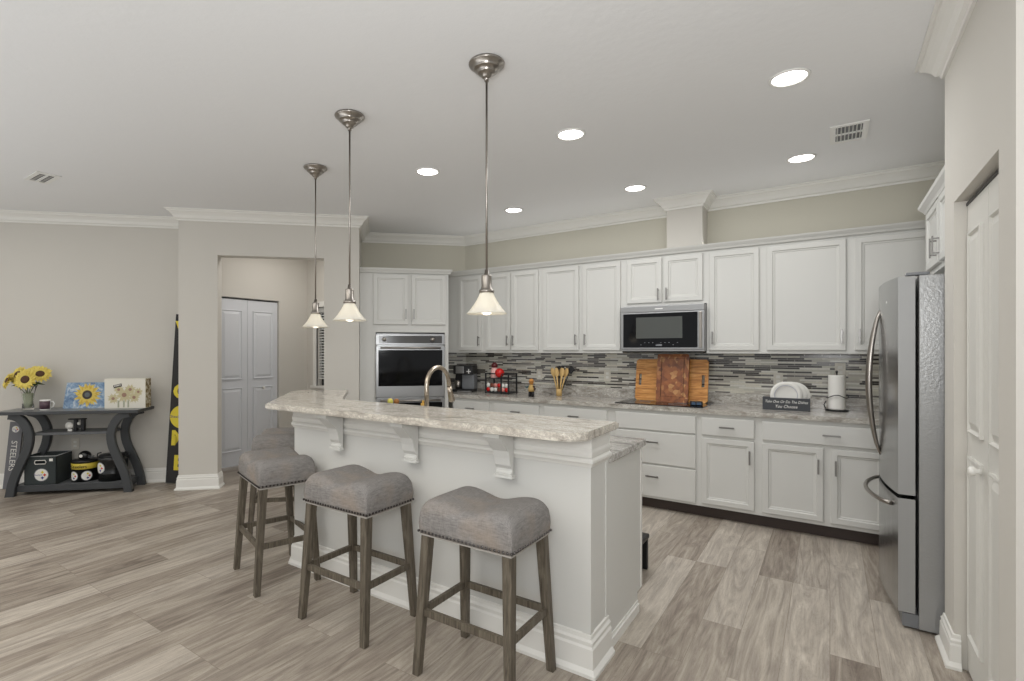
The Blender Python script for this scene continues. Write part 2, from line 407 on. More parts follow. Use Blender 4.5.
# bifold doors ------------------------------------------------------
def leaf(w, h, y0=0, n=2):
    mb = MB(); mb.box((0, 0, .012), (w, .03, h))
    for (z0, z1) in ((.18, .95), (1.05, h-.13)):
        mb.rings(w-.14, z1-z0, 0, [(0, -.001), (.012, .0), (.024, -.010), (.06, -.010)] if False else [(0, -.012), (.008, -.014), (.016, -.004), (.022, -.004), (.05, -.014)], x0=.07, z0=z0, y0=.0)
    return mb
def leaf_door(name, corner, rot, lw, h, knobs, dm):
    e = bpy.data.objects.new(name, None); COL.objects.link(e); e.location = corner; e.rotation_euler = (0, 0, rot); e['kind'] = 'structure'
    for i in range(2):
        o = obj('door_leaf', leaf(lw-.004, h), dm, e); o.location = (i*lw+.002, 0, 0)
    for (x, z) in knobs:
        mb = MB(); mb.lathe([(0, 0), (.012, 0), (.009, .012), (.018, .022), (.018, .032), (.010, .038), (0, .038)], n=16); mb.xf(Matrix.Translation((x, -.012, z)) @ Matrix.Rotation(PI/2, 4, 'X'))
        obj('door_knob', mb, M_trim, e)
    mb = MB(); mb.box((0, -.004, h+.001), (2*lw, .03, h+.014)); obj('door_track', mb, M_black, e)
    return e
# pantry: plane x = .49, facing -x ; local x runs from far to near  (rot -90deg: local x -> -y, local -y -> -x)
leaf_door('door_1', (PX+.043, 3.088, 0), -PI/2, .367, 2.03, [(.325, .93)], M_pdoor)
# hall closet: plane x = DX facing +x: local x -> +y, local -y -> +x
leaf_door('door_2', (DX-.03, 3.205, 0), PI/2, .42, 2.02, [(.62, .93)], M_door)
# hall window with blinds
e = bpy.data.objects.new('window_1', None); COL.objects.link(e); e.location = (-5.66, HY, .93); e['kind'] = 'structure'
mb = MB()
for a, b in (((-.05, -.02, -.0), (0, .02, 1.05)), ((.70, -.02, 0), (.75, .02, 1.05)), ((-.06, -.025, 1.05), (.76, .02, 1.12)), ((-.07, -.05, -.03), (.77, .02, .0))): mb.box(a, b)
obj('window_casing', mb, M_trim, e)
mb = MB(); mb.box((0, .09, 0), (.70, .11, .03)); mb.box((0, .09, 1.02), (.70, .11, 1.05)); mb.box((0, .09, 0), (.03, .11, 1.05)); mb.box((.67, .09, 0), (.70, .11, 1.05)); mb.box((0, .09, .51), (.70, .11, .54)); obj('window_frame', mb, M_black, e)
mb = MB(); mb.box((.03, .099, .03), (.67, .103, 1.02)); obj('pane', mb, M_glass, e)
mb = MB(); mb.box((.005, .02, .99), (.695, .07, 1.045))
z = .12
while z < .98: mb.box((.01, .03, z), (.69, .06, z+.004)); mb.prism([(.03, z+.002), (.06, z+.016), (.06, z+.020), (.03, z+.006)], .01, .69, lambda u, v, w: (w, u, v)); z += .037
mb.box((.01, .03, .09), (.69, .06, .105))
obj('blind', mb, M_blind, e)

# ------------------------------------------------------------------ cabinets
STEPS = [(0, -.017), (.003, -.020), (.040, -.020), (.046, -.012), (.054, -.012), (.060, -.008)]
SL = [(0, -.017), (.004, -.020)]
def pull(parent, x, z, vertical=True, ln=.11):
    mb = MB()
    if vertical:
        mb.box((x-.006, -.032, z-ln/2), (x+.006, -.025, z+ln/2), .001)
        for q in (-1, 1): mb.box((x-.004, -.027, z+q*ln*.36-.004), (x+.004, 0.0, z+q*ln*.36+.004))
    else:
        mb.box((x-ln/2, -.032, z-.006), (x+ln/2, -.025, z+.006), .001)
        for q in (-1, 1): mb.box((x+q*ln*.36-.004, -.027, z-.004), (x+q*ln*.36+.004, 0.0, z+.004))
    return obj('pull', mb, M_pull, parent)
def cdoor(root, x0, x1, z0, z1, hx=None, hz=None, name='door', steps=STEPS, horiz=False):
    mb = MB(); mb.rings(x1-x0, z1-z0, .02, steps); o = obj(name, mb, M_cab, root); o.location = (x0, 0, z0)
    if hx is not None:
        h = pull(o, hx-x0, hz-z0, not horiz); h.location.y = -.020
    return o
def cab_body(root, w, z0, z1, d, toe=False, x0=0):
    mb = MB(); mb.box((x0, 0, z0), (x0+w, d, z1)); obj('body', mb, M_cab, root)
    if toe:
        mb = MB(); mb.box((x0, .07, 0), (x0+w, .09, z0)); obj('toe_kick', mb, M_toe, root)

# upper cabinets, front of body at y = 4.93
UY, UZ0, UZ1 = 4.93, 1.375, 2.30
def upper(x0, x1, doors, label, z0=UZ0):
    r = thing('upper_cabinet', label, 'cabinet', (x0, UY, z0), 0, 'white upper cabinets on the back wall')
    if x0 < -3.7:
        mb = MB(); mb.prism([(.0, 0), (x1-x0, 0), (x1-x0, .305), (.10, .305), (-.04, .16), (-.04, .04)], 0, UZ1-z0); obj('body', mb, M_cab, r)
    else: cab_body(r, x1-x0, 0, UZ1-z0, .305)
    for (a, b, side) in doors:
        hx = (b-.028) if side == 'r' else (a+.028)
        cdoor(r, a-x0, b-x0, .027 if z0 == UZ0 else .028, 2.262-z0, hx-x0, (.135 if z0 == UZ0 else .10))
    return r
upper(-3.835, -3.255, [(-3.605, -3.285, 'r')], 'narrow white upper cabinet with one door next to the oven cabinet, above the coffee maker')
upper(-3.255, -2.525, [(-3.224, -2.903, 'r'), (-2.884, -2.554, 'l')], 'two-door white upper cabinet behind the hanging glass lamp, above the pod rack')
upper(-2.525, -1.645, [(-2.498, -2.094, 'r'), (-2.050, -1.665, 'l')], 'two-door white upper cabinet just left of the microwave')
upper(-1.645, -.895, [(-1.600, -1.277, 'r'), (-1.258, -.925, 'l')], 'short white upper cabinet with two doors over the microwave', 1.82)
upper(-.895, -.460, [(-.870, -.487, 'l')], 'single-door white upper cabinet just right of the microwave')
upper(-.460, .76, [(-.431, .102, 'r'), (.157, .70, 'l')], 'wide white upper cabinet above the paper towel roll, partly hidden by the fridge')
# cornice along the uppers
CC = [(0, 2.285), (.022, 2.285), (.028, 2.30), (.045, 2.322), (.05, 2.335), (0, 2.335)]
mb = MB(); mb.sweep(CC, [(.76, UY), (-3.84, UY)]); mb.box((-3.80, UY, 2.301), (.76, UY+.305, 2.33)); struct('trim_3', mb, M_cab)

# base cabinets, body front at y = 4.63
BY = 4.63
def base(x0, x1, label):
    r = thing('base_cabinet', label, 'cabinet', (x0, BY, 0), 0, 'white base cabinets on the back wall')
    cab_body(r, x1-x0, .10, .874, .60, True); return r
r = base(-3.48, -2.95, 'white base cabinet under the coffee maker, next to the wall oven cabinet')
cdoor(r, .03, .50, .69, .845, .26, .77, 'drawer', SL, True); cdoor(r, .03, .50, .12, .67, .47, .60)
r = base(-2.95, -2.36, 'white base cabinet under the pod rack and small figurine')
cdoor(r, .03, .56, .69, .845, .30, .77, 'drawer', SL, True); cdoor(r, .03, .285, .12, .67, .255, .60); cdoor(r, .305, .56, .12, .67, .335, .60)
r = base(-2.36, -1.66, 'white base cabinet under the wooden spoons, left of the cooktop')
cdoor(r, .03, .67, .69, .845, .35, .77, 'drawer', SL, True); cdoor(r, .03, .34, .12, .67, .31, .60); cdoor(r, .36, .67, .12, .67, .39, .60)
r = base(-1.66, -.90, 'white base cabinet below the cooktop with two deep drawers under a plain panel')
cdoor(r, .05, .737, .70, .845, None, None, 'front_panel', SL)
cdoor(r, .05, .737, .41, .685, .385, .60, 'drawer', SL, True); cdoor(r, .05, .737, .12, .395, .385, .30, 'drawer', SL, True)
r = base(-.90, -.46, 'narrow white base cabinet with one drawer over one door, right of the cooktop')
cdoor(r, .023, .41, .70, .845, .216, .775, 'drawer', SL, True); cdoor(r, .023, .41, .13, .675, .38, .55)
r = base(-.46, .36, 'wide white base cabinet with one long drawer over two doors beside the fridge')
cdoor(r, .025, .795, .70, .845, .47, .775, 'drawer', SL, True); cdoor(r, .025, .42, .13, .675, .39, .54); cdoor(r, .465, .795, .13, .675, .495, .54)
mb = MB(); mb.prism([(.822, 0), (.98, .158), (.98, .60), (.822, .60)], .10, .874); obj('end_panel', mb, M_cab, r)
mb = MB(); mb.prism([(.82, .07), (.95, .20), (.95, .30), (.82, .30)], 0, .10); obj('toe_kick', mb, M_toe, r)

# back countertop with granite splash
mb = MB(); mb.prism([(-3.505, 4.60), (.36, 4.60), (.55, 4.78), (1.09, 4.78), (1.09, 5.235), (-3.738, 5.235), (-3.93, 5.043)], .876, .914)
mb.prism([(-3.70, 5.205), (-3.70, 5.2049), (-3.725, 5.205), (-3.905, 5.025), (-3.925, 5.045), (-3.738, 5.232), (-3.70, 5.235)], .9145, 1.012)
mb.box((-3.70, 5.205, .9145), (1.09, 5.235, 1.012))
tag(obj('countertop', mb, M_gran), 'long grey granite countertop running along the back wall of the kitchen', 'countertop')
mb = MB(); mb.box((-3.725, 5.222, 1.0125), (1.09, 5.239, 1.374)); mb.prism([(-3.725, 5.222), (-3.92, 5.027), (-3.932, 5.039), (-3.737, 5.234), (-3.725, 5.234)], 1.0125, 1.374); struct('wall_backsplash', mb, M_mosaic)

# tall oven cabinet on the diagonal
tc_ = W(-.210, 5.72)
r = thing('oven_cabinet', 'tall white cabinet set diagonally in the corner, housing the wall oven', 'cabinet', (tc_[0], tc_[1], 0), PI/4)
mb = MB(); mb.box((0, 0, .10), (.972, .60, .30)); mb.box((0, 0, 1.60), (.972, .60, 2.27)); mb.box((0, 0, .30), (.170, .60, 1.60)); mb.box((.930, 0, .30), (.972, .60, 1.60)); mb.box((.170, .55, .30), (.930, .60, 1.60))
obj('body', mb, M_cab, r)
mb = MB(); mb.box((0, .07, 0), (.955, .09, .10)); obj('toe_kick', mb, M_toe, r)
cdoor(r, .148, .522, 1.685, 2.235, .497, 1.80); cdoor(r, .560, .940, 1.685, 2.235, .585, 1.80)
mb = MB(); mb.sweep([(0, 2.25), (.02, 2.25), (.026, 2.265), (.04, 2.285), (.045, 2.30), (0, 2.30)], [(.972, .45), (.972, 0), (0, 0)]); mb.box((0, 0, 2.271), (.972, .60, 2.295)); obj('cornice', mb, M_cab, r)
# double oven
ov = thing('wall_oven', 'stainless double wall oven with dark glass window and knobs', 'oven', W(-.210+.172, 5.72)+(.33,), PI/4)
OW = .755
mb = MB(); mb.box((.01, -.001, 0), (OW-.01, .52, 1.255)); obj('body', mb, M_steel, ov)
mb = MB(); mb.box((0, -.022, 1.135), (OW, -.002, 1.245), .003); obj('control_panel', mb, M_steel, ov)
mb = MB(); mb.box((.03, -.024, 1.150), (OW-.03, -.0222, 1.232)); obj('control_glass', mb, pm('control_glass_grey', S(70, 68, 66), .15), ov)
for kx in (.09, .62):
    mb = MB(); mb.lathe([(.024, 0), (.022, .018), (.0, .018)], n=18); mb.xf(Matrix.Translation((kx, -.024, 1.192)) @ Matrix.Rotation(PI/2, 4, 'X')); obj('knob', mb, M_nickel, ov)
for (z0, z1, w0, w1) in ((.56, 1.120, .68, 1.075), (.0, .545, .10, .50)):
    mb = MB(); mb.rings(OW, z1-z0, .03, [(0, -.03), (.004, -.034), (.03, -.034)], z0=z0)
    dr = obj('oven_door', mb, M_steel, ov)
    mb = MB(); mb.box((.028, -.038, w0), (OW-.028, -.0342, w1), .0015); obj('oven_window', mb, M_blackglass, dr)
    mb = MB(); mb.tube([(.05, -.08, z1-.022), (OW-.05, -.08, z1-.022)], .011)
    for kx in (.07, OW-.07): mb.box((kx-.01, -.08, z1-.032), (kx+.01, -.034, z1-.012))
    obj('handle', mb, M_nickel, dr)

# ------------------------------------------------------------------ microwave
mw = thing('microwave', 'stainless over-the-range microwave with black glass door above the cooktop', 'microwave', (-1.640, 4.845, 1.392))
MWW = .742
mb = MB(); mb.box((.0, .02, .0), (MWW, .38, .420), .004); obj('body', mb, M_steel, mw)
mb = MB(); mb.box((.0, -.0, .362), (MWW, .0195, .420), .004); obj('vent_strip', mb, M_steel, mw)
mb = MB(); mb.box((.32, -.002, .386), (.39, .0, .396)); obj('badge', mb, M_white, mw)
mb = MB(); mb.box((0, -.0, .018), (MWW, .0195, .360), .004); dr = obj('door', mb, M_steel, mw)
mb = MB(); mb.box((.028, -.004, .035), (MWW-.055, -.0005, .350), .001); obj('door_glass', mb, M_blackglass, dr)
mb = MB(); mb.box((.15, -.006, .12), (.56, -.0042, .315)); obj('viewing_window', mb, pm('smoked_window', S(74, 76, 72), .12), dr)
mb = MB(); mb.box((MWW-.045, -.012, .03), (MWW-.018, -.0005, .352), .004); obj('handle', mb, M_nickel, dr)
for i in range(10):
    mb = MB(); mb.box((.19+i*.036, -.0055, .058+(.02 if i % 4 else 0)), (.200+i*.036, -.0042, .063+(.02 if i % 4 else 0))); obj('button', mb, M_grey, dr)
mb = MB(); mb.box((.33, -.0055, .050), (.385, -.0042, .066)); obj('clock_display', mb, M_grey, dr)
mb = MB(); mb.box((.01, .03, -.008), (MWW-.01, .37, -.0005)); obj('base_grille', mb, M_black, mw)

# ------------------------------------------------------------------ cooktop
ck = thing('cooktop', 'black glass cooktop set in the granite below the microwave', 'cooktop', (-1.635, 4.67, .9155))
mb = MB(); mb.box((0, 0, 0), (.76, .50, .006), .002); obj('glass_top', mb, M_blackglass, ck)
for (x, y, rr) in ((.19, .14, .09), (.19, .37, .075), (.55, .37, .10), (.52, .14, .075)):
    mb = MB(); mb.tube([(x+rr*math.cos(t*PI/16), y+rr*math.sin(t*PI/16), .0065) for t in range(32)], .0012, 4, True); obj('burner_ring', mb, M_grey, ck)

# ------------------------------------------------------------------ island
IYF = 2.12; IXR = -.85; IZ = 1.03
isl_l = (-2.90, IYF)
def along(p, t, u): # t along (-1,1), u along (1,1)
    return (p[0]-t*R2+u*R2, p[1]+t*R2+u*R2)
A0 = isl_l; WL = 1.02
k0 = .21*math.tan(PI/8)
wallpoly = [(IXR, IYF), (IXR, IYF+.21), (A0[0]+k0, IYF+.21), along(A0, WL, .21), along(A0, WL, 0), A0]
isl = thing('island', 'white L-shaped breakfast-bar island with panelled knee wall and corbels', 'island', (0, 0, 0))
mb = MB(); mb.prism(wallpoly, 0, IZ); obj('knee_wall', mb, M_isl, isl)
outer = [along(A0, WL, .21), along(A0, WL, 0), A0, (IXR, IYF), (IXR, IYF+.21)]
outer = outer[::-1]
# left normal must point outwards: path order reversed gives outwards on the left
FR = [(0, .935), (.010, .935), (.013, .945), (.015, .955), (.015, .962), (.010, .972), (.010, 1.0295), (0, 1.0295)]
LM = [(0, .895), (.008, .895), (.012, .905), (.020, .915), (.020, .925), (.012, .934), (0, .934)]
mb = MB(); mb.sweep(FR, outer); mb.sweep(LM, outer); obj('bar_moulding', mb, M_trim, isl)
BB2 = [(0, 0), (.036, 0), (.036, .014), (.022, .032), (.020, .115), (.014, .125), (.016, .142), (.008, .152), (.007, .168), (0, .172)]
mb = MB(); mb.sweep(BB2, outer); obj('base_moulding', mb, M_trim, isl)
# corner trims of the end
mb = MB(); mb.box((IXR-.035, IYF-.004, .172), (IXR+.004, IYF+.03, .895)); mb.box((IXR-.02, IYF+.18, .172), (IXR+.005, IYF+.212, .895)); obj('corner_trim', mb, M_isl, isl)
# corbels
def corbel():
    mb = MB(); prof = [(0, 0), (.018, 0), (.022, .012), (.014, .02), (.014, .03), (.03, .05), (.038, .085), (.05, .12), (.08, .15), (.10, .17), (.112, .185), (.13, .19), (.13, .216), (0, .216)]
    mb.prism([(-a, b) for a, b in prof], 0, .085, lambda u, v, w: (w, u, v))
    mb.box((-.008, -.03, -.012), (.093, 0, .002)); return mb
cm = corbel()
c0 = obj('corbel', cm, M_isl, isl); c0.location = (-2.482, IYF-.026, .8135)
for x in (-1.889, -1.302):
    c = c0.copy(); COL.objects.link(c); c.parent = isl; c.location = (x, IYF-.026, .8135)
# kitchen-side base cabinets of the island
KY0, KY1 = IYF+.21, 2.855
mb = MB(); mb.box((-2.78, KY0+.001, .10), (IXR-.018, KY1, .874)); obj('base_unit', mb, M_cab, isl)
mb = MB(); mb.prism([(KY0+.001, 0), (KY1-.07, 0), (KY1-.07, .10), (KY1, .10), (KY1, .874), (KY0+.001, .874)], IXR-.018, IXR+.0, lambda u, v, w: (w, u, v)); ep = obj('end_panel', mb, M_isl, isl)
mb = MB(); mb.box((IXR, KY1-.02, .11), (IXR+.004, KY1, .87)); mb.box((IXR, KY0+.002, .0), (IXR+.012, KY1-.075, .045)); mb.box((IXR, KY0+.002, .045), (IXR+.005, KY1-.075, .06)); obj('shoe_moulding', mb, M_trim, isl)
mb = MB(); mb.box((-2.78, KY1-.08, 0), (IXR-.018, KY1-.07, .10)); obj('toe_kick', mb, M_toe, isl)
for i in range(4):
    x0 = -2.76+i*.47
    mb = MB(); mb.rings(.45, .56, .02, STEPS); mb.xf(Matrix.Rotation(PI, 4, 'Z')); d = obj('door', mb, M_cab, isl); d.location = (x0+.45, KY1, .12)
    mb = MB(); mb.rings(.45, .15, .02, SL); mb.xf(Matrix.Rotation(PI, 4, 'Z')); d = obj('drawer', mb, M_cab, isl); d.location = (x0+.45, KY1, .70)
# island lower countertop
mb = MB(); mb.box((-2.80, KY0+.002, .876), (IXR+.018, KY1+.028, .914), .006)
tag(obj('countertop', mb, M_gran2), 'lower grey-streaked granite countertop on the kitchen side of the island', 'countertop')
# bar top
def arc(c, r, a0, a1, n=6): return [(c[0]+r*math.cos(math.radians(a0+(a1-a0)*i/n)), c[1]+r*math.sin(math.radians(a0+(a1-a0)*i/n))) for i in range(n+1)]
YF, YB, XR = 1.915, 2.375, -.812
F0 = (-2.915, YF)                 # outer bend of the front edge
LW = 1.10; BWd = .45
pB = along(F0, LW, 0); pC = along(F0, LW, BWd)
kx = F0[0]+BWd*R2+ (YB-(F0[1]+BWd*R2))*-1  # inner bend on the line offset by BWd
inner = (F0[0]+BWd*R2-(YB-(F0[1]+BWd*R2)), YB)
rr = .08
poly = [F0]+[(x, y) for x, y in arc((XR-.09, YF+.09), .09, -90, 0)]+[(XR, YB), inner]
e1 = along(F0, LW, BWd-.03); e2 = along(F0, LW-.03, BWd)
poly += [e2, e1]
cx_, cy_ = along(F0, LW-.10, .10)
poly += [(cx_+.10*math.cos(math.radians(135+90*i/6)), cy_+.10*math.sin(math.radians(135+90*i/6))) for i in range(7)]
mb = MB(); mb.prism(poly, 1.0315, 1.067)
es = [e_ for e_ in mb.bm.edges if abs(e_.verts[0].co.z-e_.verts[1].co.z) < 1e-5]
bmesh.ops.bevel(mb.bm, geom=es, offset=.007, segments=2, affect='EDGES')
tag(obj('countertop', mb, M_bar), 'raised cream granite bar countertop with a rounded corner, bending toward the hall', 'countertop')
mb = MB(); mb.prism([along(A0, .12, .2105), along(A0, WL, .2105), along(A0, WL, .232), along(A0, .12, .232)], .86, 1.03); obj('granite_splash', mb, M_gran, isl)
# outlet on the island front
def outlet(x, z, y, label, rotz=0, w=.072, h=.115, sockets=True, name='wall_outlet', loc=None):
    t = thing(name, label, 'outlet' if name == 'wall_outlet' else 'switch', (x, y, z), rotz)
    mb = MB(); mb.box((-w/2, -.006, -h/2), (w/2, 0, h/2), .002); obj('plate', mb, M_beige, t)
    for s_ in (-.02, .02):
        mb = MB(); mb.box((-.015, -.009, s_-.013), (.015, -.0062, s_+.013), .001); obj('socket', mb, M_paper, t)
    return t
outlet(-1.905, 1.14, 5.2215, 'white outlet plate in the mosaic tile right of the wooden spoons')
outlet(-.370, 1.15, 5.2215, 'white outlet plate in the mosaic tile above the paper plates')
outlet(-2.695, 1.13, 5.2215, 'white outlet plate in the mosaic tile behind the small figurine')
outlet(.07, 1.24, 5.2215, 'white outlet plate in the mosaic tile above the paper towel roll')
o_ = outlet(0, 0, 0, 'white outlet plate on the left wall seen through the console table', PI/4); o_.location = W(-3.11, 5.988)+(.43,)

# faucet -----------------------------------------------------------
fx, fy = -2.085, 2.50
ft = thing('kitchen_faucet', 'tall gooseneck pull-down faucet in satin nickel behind the bar', 'faucet', (fx, fy, .9145))
mb = MB(); mb.lathe([(.03, 0), (.03, .008), (.022, .014), (.020, .07), (.016, .08), (.016, .09)], n=20); obj('base', mb, M_faucet, ft)
pts = [(0, 0, .07), (0, 0, .262)]+[(0, .115-.115*math.cos(t), .262+.115*math.sin(t)) for t in [PI*i/12 for i in range(1, 12)]]+[(0, .235, .24)]
mb = MB(); mb.tube(pts, .0145, 12); obj('spout', mb, M_faucet, ft)
mb = MB(); mb.tube([(0, .235, .245), (0, .243, .21), (0, .262, .155), (0, .265, .145)], [.016, .017, .023, .020], 14); obj('spray_head', mb, M_faucet, ft)
mb = MB(); mb.tube([(.018, 0, .045), (.045, 0, .05), (.10, .0, .075)], [.009, .007, .006], 10); obj('lever', mb, M_faucet, ft)
# small bottles by the sink
b = thing('soap_bottle', 'small pale green soap bottle with yellow pump just left of the faucet', 'bottle', (-2.215, 2.62, .9145))
mb = MB(); mb.lathe([(0, 0), (.028, 0), (.030, .01), (.030, .085), (.014, .105), (.014, .112)], n=18); obj('bottle_body', mb, pm('pale_green_soap', S(176, 186, 112), .3), b)
mb = MB(); mb.lathe([(.016, .1125), (.016, .135), (.006, .14), (.006, .155), (0, .155)], n=14); mb.box((-.006, -.005, .145), (.035, .005, .155)); obj('pump', mb, pm('yellow_cap', S(206, 160, 70), .4), b)
b = thing('scrub_brush_pot', 'small pot of yellow and brown scrubbers by the sink left of the faucet', 'pot', (-2.47, 2.60, .9145))
mb = MB(); mb.lathe([(0, 0), (.035, 0), (.042, .09), (.038, .09), (.032, .01), (0, .01)], n=18, cap=False); obj('pot', mb, M_white, b)
for i, (x, y, cc) in enumerate(((-.018, 0, S(214, 178, 70)), (.016, .008, S(150, 100, 50)), (0, -.018, S(196, 190, 90)))):
    mb = MB(); mb.tube([(x, y, .03), (x*1.3, y*1.3, .12)], .006, 8); mb.sphere((x*1.4, y*1.4, .135), .020, 10); obj('scrubber', mb, pm('scrubber_colour', cc, .7), b)

# ------------------------------------------------------------------ stools
def make_stool(label):
    t = thing('bar_stool', label, 'stool', (0,0,0), 0, 'grey saddle stools along the bar')
    A_, B_ = .232, .165
    mb = MB(); nu, nv = 36, 24
    def hgt(u):
        return .136-.034*math.exp(-(u/.42)**2)
    def top(u, v):
        e1_ = 1-abs(u)**10*.26; e2_ = 1-abs(v)**10*.20
        z = .625+hgt(u)*e1_*e2_
        bx = 1-.02*abs(v)**6; by = 1-.02*abs(u)**6
        return (A_*u*bx, B_*v*by, z)
    def uu(i, n):
        q = -1+2*i/n; return math.sin(q*PI/2)*.55+q*.45
    G = [[mb.bm.verts.new(top(uu(i, nu), uu(j, nv))) for j in range(nv+1)] for i in range(nu+1)]
    for i in range(nu):
        for j in range(nv): mb.face([G[i][j], G[i+1][j], G[i+1][j+1], G[i][j+1]], True)
    rim = [G[i][0] for i in range(nu)]+[G[nu][j] for j in range(nv)]+[G[i][nv] for i in range(nu, 0, -1)]+[G[0][j] for j in range(nv, 0, -1)]
    n = len(rim); prev = rim
    for (k, fz, sc) in ((1, .72, 1.022), (2, .45, 1.03), (3, .2, 1.022), (4, 0, 1.006)):
        ring = [mb.bm.verts.new((v.co.x*sc if abs(v.co.x) > 0 else 0, v.co.y*sc, .608+(v.co.z-.608)*fz)) for v in rim]
        for a in range(n): mb.face([prev[a], prev[(a+1) % n], ring[(a+1) % n], ring[a]], True)
        prev = ring
    mb.face(prev)
    obj('seat', mb, M_fabric, t)
    # nail trim
    mb = MB(); path = []
    a2, b2 = A_*1.010, B_*1.010
    nx, ny = 25, 17
    for i in range(nx): path += [(-a2+2*a2*i/(nx-1), -b2, 0), (-a2+2*a2*i/(nx-1), b2, 0)]
    for i in range(1, ny-1): path += [(-a2, -b2+2*b2*i/(ny-1), 0), (a2, -b2+2*b2*i/(ny-1), 0)]
    for (x, y, _) in path:
        m_ = Matrix.Translation((x, y, .6175)); g = bmesh.ops.create_uvsphere(mb.bm, u_segments=6, v_segments=4, radius=.0062, matrix=m_)
    obj('nailhead_trim', mb, pm('antique_nail', S(70, 66, 64), .35, .9), t)
    mb = MB(); mb.box((-A_+.002, -B_+.002, .600), (A_-.002, B_-.002, .6078)); obj('piping', mb, pm('pale_welt', S(170, 165, 158), .8), t)
    for sx in (-1, 1):
        for sy in (-1, 1):
            mb = MB(); tx, ty, bx, by = sx*.205, sy*.138, sx*.232, sy*.178
            w1, w2 = .0215, .0165
            v = [mb.bm.verts.new((bx+p*w2, by+q*w2, 0)) for p, q in ((-1,-1),(1,-1),(1,1),(-1,1))]+[mb.bm.verts.new((tx+p*w1, ty+q*w1, .600)) for p, q in ((-1,-1),(1,-1),(1,1),(-1,1))]
            for q in ((3,2,1,0),(4,5,6,7),(0,1,5,4),(1,2,6,5),(2,3,7,6),(3,0,4,7)): mb.face([v[i] for i in q])
            bmesh.ops.bevel(mb.bm, geom=[e_ for e_ in mb.bm.edges], offset=.002, segments=1, affect='EDGES')
            obj('leg', mb, M_leg, t)
    zc = .27; X = .232-.027*zc/.6; Y = .178-.04*zc/.6
    for sy in (-1, 1):
        mb = MB(); mb.box((-X+.017, sy*Y-.009, zc-.015), (X-.017, sy*Y+.009, zc+.015)); obj('stretcher', mb, M_leg, t)
    for sx in (-1, 1):
        mb = MB(); mb.box((sx*X-.009, -Y+.017, zc-.015), (sx*X+.009, Y-.017, zc+.015)); obj('stretcher', mb, M_leg, t)
    return t
st = make_stool('grey upholstered saddle bar stool nearest the right end of the island')
st.location = (-1.233, 1.872, 0)
dup(st, (-2.035, 1.882, 0), 0, 'grey upholstered saddle bar stool in the middle of the bar front, second from the right')
dup(st, (-2.845, 1.945, 0), math.radians(-17.5), 'grey saddle bar stool turned slightly, third from the right along the bar')
dup(st, (-3.60, 2.50, 0), math.radians(-45), 'farthest grey saddle stool, mostly hidden behind the turned one at the bar bend')

# ------------------------------------------------------------------ pendants
def make_pendant(label):
    t = thing('pendant_light', label, 'pendant lamp', (0, 0, CZ), 0, 'glass cone pendants over the bar')
    mb = MB(); mb.lathe([(0, -.001), (.085, -.001), (.089, -.007), (.086, -.014), (.066, -.024), (.066, -.032), (.062, -.036), (.046, -.042), (.046, -.050), (.040, -.056), (.026, -.060), (.025, -.072), (.013, -.078), (.011, -.080), (.011, -.092), (0, -.092)], n=32); obj('canopy', mb, M_nickel, t)
    mb = MB(); mb.tube([(0, 0, -.09), (0, 0, -1.02)], .0055, 10); obj('rod', mb, M_nickel, t)
    mb = MB(); mb.lathe([(0, -1.015), (.010, -1.015), (.012, -1.038), (.024, -1.042), (.025, -1.048), (.025, -1.098), (.028, -1.102), (.028, -1.110), (.037, -1.114), (.037, -1.128), (.0, -1.128)], n=24); obj('socket', mb, M_nickel, t)
    mb = MB(); mb.lathe([(.033, -1.1285), (.038, -1.142), (.050, -1.165), (.064, -1.187), (.078, -1.206), (.092, -1.222), (.1, -1.230), (.096, -1.231), (.074, -1.206), (.060, -1.187), (.046, -1.165), (.034, -1.144), (.029, -1.1285)], n=40, cap=False); obj('shade', mb, M_shade, t)
    mb = MB(); mb.lathe([(0, -1.13), (.012, -1.13), (.014, -1.15), (.03, -1.175), (.036, -1.20), (.03, -1.222), (.014, -1.234), (0, -1.236)], n=20); obj('bulb', mb, M_bulb, t)
    return t
def bulb_light(t, p):
    l = bpy.data.lights.new('bulb_light', 'POINT'); l.energy = p; l.color = (1, .84, .62); l.shadow_soft_size = .03
    o = bpy.data.objects.new('bulb_light', l); COL.objects.link(o); o.parent = t; o.location = (0, 0, -1.26)
p1 = make_pendant('nickel pendant lamp with glass cone shade, nearest and lowest-looking of the three over the bar')
p1.location = (-1.380, 2.112, CZ)
p2 = dup(p1, (-2.362, 2.114, CZ), 0, 'nickel pendant lamp with glass cone shade, the middle one over the bar')
p3 = dup(p1, (-3.246, 2.562, CZ), 0, 'nickel pendant lamp with glass cone shade, hanging farthest, before the hall opening')
for p, w in ((p1, PEND_POWER*1.5), (p2, PEND_POWER), (p3, PEND_POWER)): bulb_light(p, w)

# ------------------------------------------------------------------ recessed lights
def downlight(x, y, label, first=None):
    t = thing('recessed_light', label, 'ceiling light', (x, y, CZ), 0, 'recessed lights in the kitchen ceiling')
    mb = MB(); mb.lathe([(.078, -.001), (.095, -.001), (.094, -.006), (.082, -.009), (.078, -.004)], n=36, cap=False); obj('trim_ring', mb, M_white, t)
    mb = MB(); mb.lathe([(0, -.003), (.078, -.003), (.078, -.001), (0, -.001)], n=36); obj('lens', mb, M_lens, t)
    l = bpy.data.lights.new('lamp', 'AREA'); l.shape = 'DISK'; l.size = .15; l.spread = math.radians(115); l.energy = CAN_POWER; l.color = (1, .96, .9)
    o = bpy.data.objects.new('lamp', l); COL.objects.link(o); o.parent = t; o.location = (0, 0, -.012)
downlight(-.172, 3.119, 'largest round recessed ceiling light, nearest the fridge and pantry')
downlight(-1.385, 3.121, 'round recessed ceiling light just right of the nearest pendant rod')
